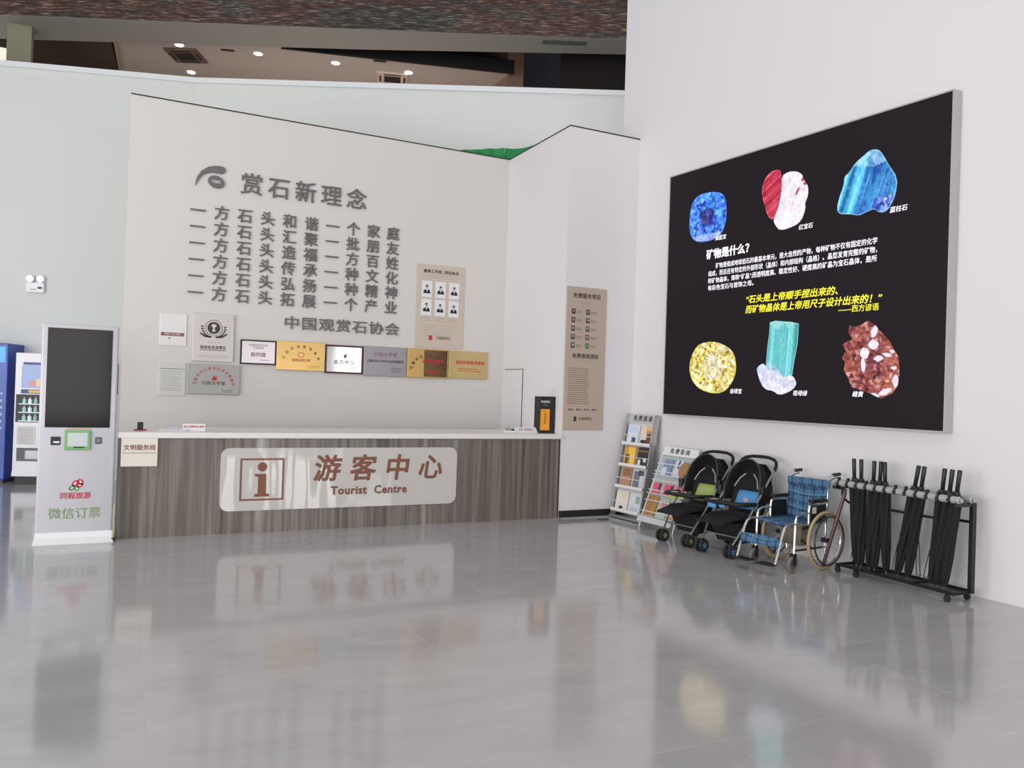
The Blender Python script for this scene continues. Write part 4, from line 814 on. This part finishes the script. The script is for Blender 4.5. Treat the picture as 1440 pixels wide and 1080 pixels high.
stroller(rw(2.39, .58), RWZ+.06, (80, 148, 204), 'black hooded stroller with bright blue cushion, next to the wheelchair', True)

# ---------------------------------------------------------------- wheelchair
wc = thing('wheelchair', 'silver framed wheelchair with blue plaid seat between stroller and umbrella rack', 'wheelchair', rw(3.055, .50), RWZ+.05)
hw = .215
for sx in (-1, 1):
    x = sx*hw
    MB().tube([(x, .34, .885), (x, .245, .87), (x, .225, .83), (x, .20, .42), (x, .20, .12)], .011, 8).build('back_post', CHROME, wc, True)
    gr = MB().tube([(x, .40, .885), (x, .29, .880)], .017, 10).build('push_handle', BPLAST, wc, True); MB().tube([(x, .37, .855), (x, .30, .845), (x, .26, .83)], .005, 6).build('brake_lever', BPLAST, gr, True)
    # armrest loop, step loop, caster post
    MB().tube([(x, .21, .62), (x, -.02, .62), (x, -.055, .60), (x, -.065, .55), (x, -.065, .42)], .011, 8).build('arm_tube', CHROME, wc, True)
    MB().tube([(x, -.07, .535), (x, -.20, .535), (x, -.245, .515), (x, -.26, .47), (x, -.27, .17)], .011, 8).build('front_post', CHROME, wc, True)
    MB().tube([(x, -.16, .445), (x, -.36, .445), (x, -.41, .425), (x, -.44, .38), (x, -.54, .10)], .011, 8).build('foot_tube', CHROME, wc, True)
    MB().tube([(x, .20, .43), (x, -.27, .43)], .010, 8).build('seat_rail', CHROME, wc, True)
    MB().tube([(x, .20, .20), (x, -.26, .20)], .009, 8).build('lower_rail', BPLAST, wc, True)
    MB().box(x-.025, x+.025, -.05, .19, .632, .660, .010, 3).build('arm_pad', BPLAST, wc, True)
    sg_ = MB().box(x+sx*.006-.004, x+sx*.006+.004, -.05, .19, .44, .60, .002, 1).build('side_guard', BPLAST, wc)
    if sx > 0: MB().box(x+.0105, x+.0125, -.03, .03, .53, .59).build('guard_label', mat('guard_label', (196, 196, 192), .6), sg_)
    # big wheel
    cx, cy, cz, RR = sx*.255, .14, .275, .262
    wl = MB().torus_x((cx, cy, cz), RR, .0145, 44, 8).build('tyre', mat('tan_tyre', (176, 156, 118), .6), wc, True); wl.name = 'drive_wheel'
    MB().torus_x((cx, cy, cz), RR-.020, .008, 40, 6).build('rim', CHROME, wl, True); MB().torus_x((cx+sx*.045, cy, cz), RR-.035, .008, 40, 6).build('hand_rim', mat('dark_hand_rim', (44, 42, 44), .35), wl, True)
    spk = MB()
    for q in range(24): a = 2*PI*q/24; spk.tube([(cx+(.02 if q % 2 else -.02), cy+.02*math.cos(a+.5), cz+.02*math.sin(a+.5)), (cx, cy+(RR-.02)*math.cos(a), cz+(RR-.02)*math.sin(a))], .0013, 4)
    for q in range(5): a = 2*PI*q/5; spk.tube([(cx, cy+(RR-.03)*math.cos(a), cz+(RR-.03)*math.sin(a)), (cx+sx*.045, cy+(RR-.035)*math.cos(a), cz+(RR-.035)*math.sin(a))], .004, 5)
    spk.build('spokes', STEEL, wl); MB().cyl((cx-.035, cy, cz), (cx+.035, cy, cz), .022, 14).build('hub', BPLAST, wl)
    # caster
    yc = -.285; cs = MB().torus_x((x, yc, .078), .062, .016, 24, 8).build('caster_wheel', mat('grey_tyre', (120, 114, 106), .6), wc, True)
    MB().cyl((x-.010, yc, .078), (x+.010, yc, .078), .052, 18).build('hub', mat('caster_hub', (90, 90, 92), .4), cs); 
    MB().box(x-.026, x-.020, yc-.015, yc+.02, .07, .165).box(x+.020, x+.026, yc-.015, yc+.02, .07, .165).box(x-.026, x+.026, yc-.018, yc+.022, .158, .175).build('caster_fork', BPLAST, wc)
    ft = MB().box(x-(.17 if sx > 0 else 0), x+(.17 if sx < 0 else 0), -.60, -.50, .085, .10, .005).build('foot_plate', BPLAST, wc)
sb = MB(); vs = []; fs = []
for j in range(7):
    for i in range(9): u_ = i/8*2-1; vs.append((u_*hw, .20-.45*j/6, .445-.018*(1-u_*u_)))
for j in range(6):
    for i in range(8): q = j*9+i; fs.append((q, q+1, q+10, q+9))
o = sb.add(vs, fs).build('seat', PLAID, wc, True); o.modifiers.new('thick', 'SOLIDIFY').thickness = .022
vs = []; fs = []
for j in range(9):
    for i in range(9): u_ = i/8*2-1; vs.append((u_*hw*1.03, .205+.025*(j/8)+.03*(1-u_*u_), .42+.40*j/8))
for j in range(8):
    for i in range(8): q = j*9+i; fs.append((q, q+1, q+10, q+9))
o = MB().add(vs, fs).build('backrest', PLAID, wc, True); o.modifiers.new('thick', 'SOLIDIFY').thickness = .02
MB().box(-hw*1.06, hw*1.06, .195, .245, .755, .83, .008).build('backrest_flap', PLAID, wc)
vs = []; fs = []
for j in range(4):
    for i in range(11): u_ = i/10*2-1; vs.append((u_*hw, -.475-.01*j+.05*(1-u_*u_), .32-.028*j))
for j in range(3):
    for i in range(10): q = j*11+i; fs.append((q, q+1, q+12, q+11))
o = MB().add(vs, fs).build('calf_strap', PLAID, wc, True); o.modifiers.new('thick', 'SOLIDIFY').thickness = .014
MB().tube([(-hw, -.02, .42), (hw, .0, .20)], .009, 8).build('cross_brace', BPLAST, wc); MB().tube([(hw, .02, .42), (-hw, .0, .20)], .009, 8).build('cross_brace', BPLAST, wc)
MB().box(-.14, .10, -.02, .14, .20, .40, .015).build('under_seat_bag', mat('olive_bag', (120, 112, 96), .7), wc)

# ---------------------------------------------------------------- umbrella rack and umbrellas (world-aligned; y runs along the wall)
U = thing('umbrella_rack', 'black wheeled umbrella rack with silver clamp rails at the right wall', 'rack', (6.15, 4.72, 0))
BM = mat('black_steel', (30, 28, 30), .4, .3)
y0, y1 = -.60, .60
for x in (-.13, .12):
    MB().tube([(x, y0, .075), (x, y1-.04, .075)], .012, 8).build('base_rail', BM, U)
for y in (y0+.015, -.2, .2, y1-.05): MB().tube([(-.13, y, .075), (.12, y, .075)], .011, 8).build('cross_rail', BM, U)
MB().box(-.13, .12, y0, y1-.06, .062, .070).build('drip_tray', BM, U)
for x, y in ((-.13, .54), (-.13, .34), (.12, .54), (-.13, -.55), (.12, -.55)):
    cw = MB().cyl((x-.011, y, .026), (x+.011, y, .026), .026, 16).build('caster', RUBBER, U); MB().box(x-.016, x+.016, y-.014, y+.014, .045, .066, .003).build('caster_bracket', BM, cw)
MB().box(.085, .125, y0-.01, y0+.03, .06, .80, .004).build('near_post', BM, U)
MB().box(.09, .125, y1-.07, y1-.04, .06, .66, .004).build('far_post', BM, U)
MB().tube([(.0, y1+.02, .80), (-.01, y1+.02, .72), (-.01, y1-.01, .67), (-.01, y1-.06, .645), (-.01, -.36, .64), (.10, -.42, .64), (.10, y0+.02, .64)], .012, 8).build('middle_rail', BM, U, True)
MB().tube([(.1, y1-.05, .645), (-.01, y1-.05, .645)], .011, 8).build('middle_brace', BM, U)
MB().box(-.13, .12, y0-.005, y0+.03, .77, .80, .004).build('top_bracket', BM, U); MB().box(-.13, .12, y1-.01, y1+.03, .77, .80, .004).build('top_bracket', BM, U)
GB = mat('grey_clamp_roller', (178, 176, 176), .35, .2)
for x in (-.085, .075):
    MB().tube([(x, y0-.02, .825), (x, y1+.03, .825)], .019, 12).build('clamp_rail', STEEL, U, True)
    for i in range(12):
        y = y0+.03+i*.101
        c_ = MB().tube([(x, y-.036, .825), (x, y-.03, .825), (x, y+.03, .825), (x, y+.036, .825)], [.022, .031, .031, .022], 12).build('clamp_roller', GB, U, True)
        if x < 0: MB().box(x-.02, x+.012, y+.040, y+.058, .835, .880, .004, 1).box(x-.034, x-.012, y+.038, y+.060, .80, .835, .004, 1).build('clip', BPLAST, U)
tops = [5.216, 5.145, 4.991, 4.931, 4.882, 4.554, 4.490, 4.315, 4.237, 4.182]
bots = [5.16, 5.11, 5.02, 4.965, 4.84, 4.73, 4.63, 4.40, 4.35, 4.29]
lbs = ['leftmost, at the wheelchair end', 'second from the left end', 'third from left, first of the trio', 'fourth from left, middle of the trio', 'fifth from left, last of the trio', 'sixth from left, standing splayed apart', 'seventh from left, with a long hanging strap loop', 'eighth from left, near the post', 'ninth from left, near the post', 'rightmost, nearest the tall post']
for i, (yt, yb) in enumerate(zip(tops, bots)):
    u = thing('umbrella', f'long black folded umbrella in the rack, {lbs[i]}', 'umbrella', (6.145, yb, .071), 0, 'black umbrellas in the rack')
    dy = yt-yb; xx = .0 + (.008 if i % 2 else -.006)
    def P(s): return (xx*s, dy*s, .0+.99*s)
    # pleated canopy: star shaped section
    mb = MB(); n = 16; st = [(.02, .020), (.08, .030), (.25, .038), (.55, .043), (.74, .043), (.795, .028)]; vs = []; fs = []
    for s_, r_ in st:
        c_ = P(s_)
        for q in range(n): a = 2*PI*q/n+s_*1.2; rr = r_*(1.12 if q % 2 else .82); vs.append((c_[0]+rr*math.cos(a), c_[1]+rr*math.sin(a), c_[2]))
    for j in range(len(st)-1):
        for q in range(n): fs.append((j*n+q, j*n+(q+1) % n, (j+1)*n+(q+1) % n, (j+1)*n+q))
    fs.append(tuple(range(n-1, -1, -1))); fs.append(tuple((len(st)-1)*n+q for q in range(n)))
    mb.add(vs, fs).build('canopy', BFAB, u)
    MB().tube([P(0), P(.03)], [.005, .008], 8).build('tip', STEEL, u)
    MB().tube([P(.79), P(.815), P(.82), P(.995), P(1.0)], [.012, .012, .0165, .0185, .016], 12).build('handle', BPLAST, u, True)
    a_ = P(.79); MB().cyl((a_[0], a_[1], a_[2]-.012), (a_[0], a_[1], a_[2]+.03), .026, 12).build('collar', BPLAST, u)
    if i in (1, 4, 5, 6, 7):
        L_ = {6: .55}.get(i, .30); z_ = P(L_); sd = -1 if i in (6, 4) else 1
        MB().tube([(z_[0]-.03, z_[1]+sd*.03, z_[2]), (z_[0]-.035, z_[1]+sd*.055, z_[2]*.6), (z_[0]-.035, z_[1]+sd*.075, .07), (z_[0]-.035, z_[1]+sd*.05, .04), (z_[0]-.035, z_[1]+sd*.035, .09), (z_[0]-.03, z_[1]+sd*.03, z_[2]*.5)], .004, 5).build('strap', BFAB, u, True)
# dark red cane leaning between wheelchair and rack
cn = thing('walking_cane', 'dark red brown walking cane leaning between wheelchair and umbrella rack', 'cane', (5.97, 5.40, 0))
MB().tube([(0, 0, 0), (.11, -.145, .74)], .017, 8).build('shaft', mat('dark_red_wood', (84, 48, 48), .4), cn, True)
MB().tube([(.11, -.145, .74), (.114, -.15, .765), (.11, -.12, .78), (.10, -.08, .77)], .012, 8).build('handle', BPLAST, cn, True); MB().tube([(0, 0, 0), (.004, -.005, .03)], .015, 8).build('rubber_tip', RUBBER, cn)

# small things on the floor
tag(MB().box(-.06, .06, -.035, .035, 0, .008, .002, 1).build('floor_socket', mat('dark_socket', (40, 38, 40), .5), None, loc=(5.47, 8.42, 0)), 'small dark floor socket cover in front of the pillar', 'socket')
pc = thing('power_cable', 'thin yellow cable with black plug between kiosk and counter', 'cable', (-.045, 8.60, 0))
MB().tube([(0, 0, .02), (.002, .004, .12), (-.001, 0, .24), (.003, .01, .36)], .004, 6).build('wire', mat('yellow_wire', (206, 204, 120), .5), pc, True)
MB().box(-.012, .022, -.02, .02, 0, .035, .005).build('plug', BPLAST, pc)
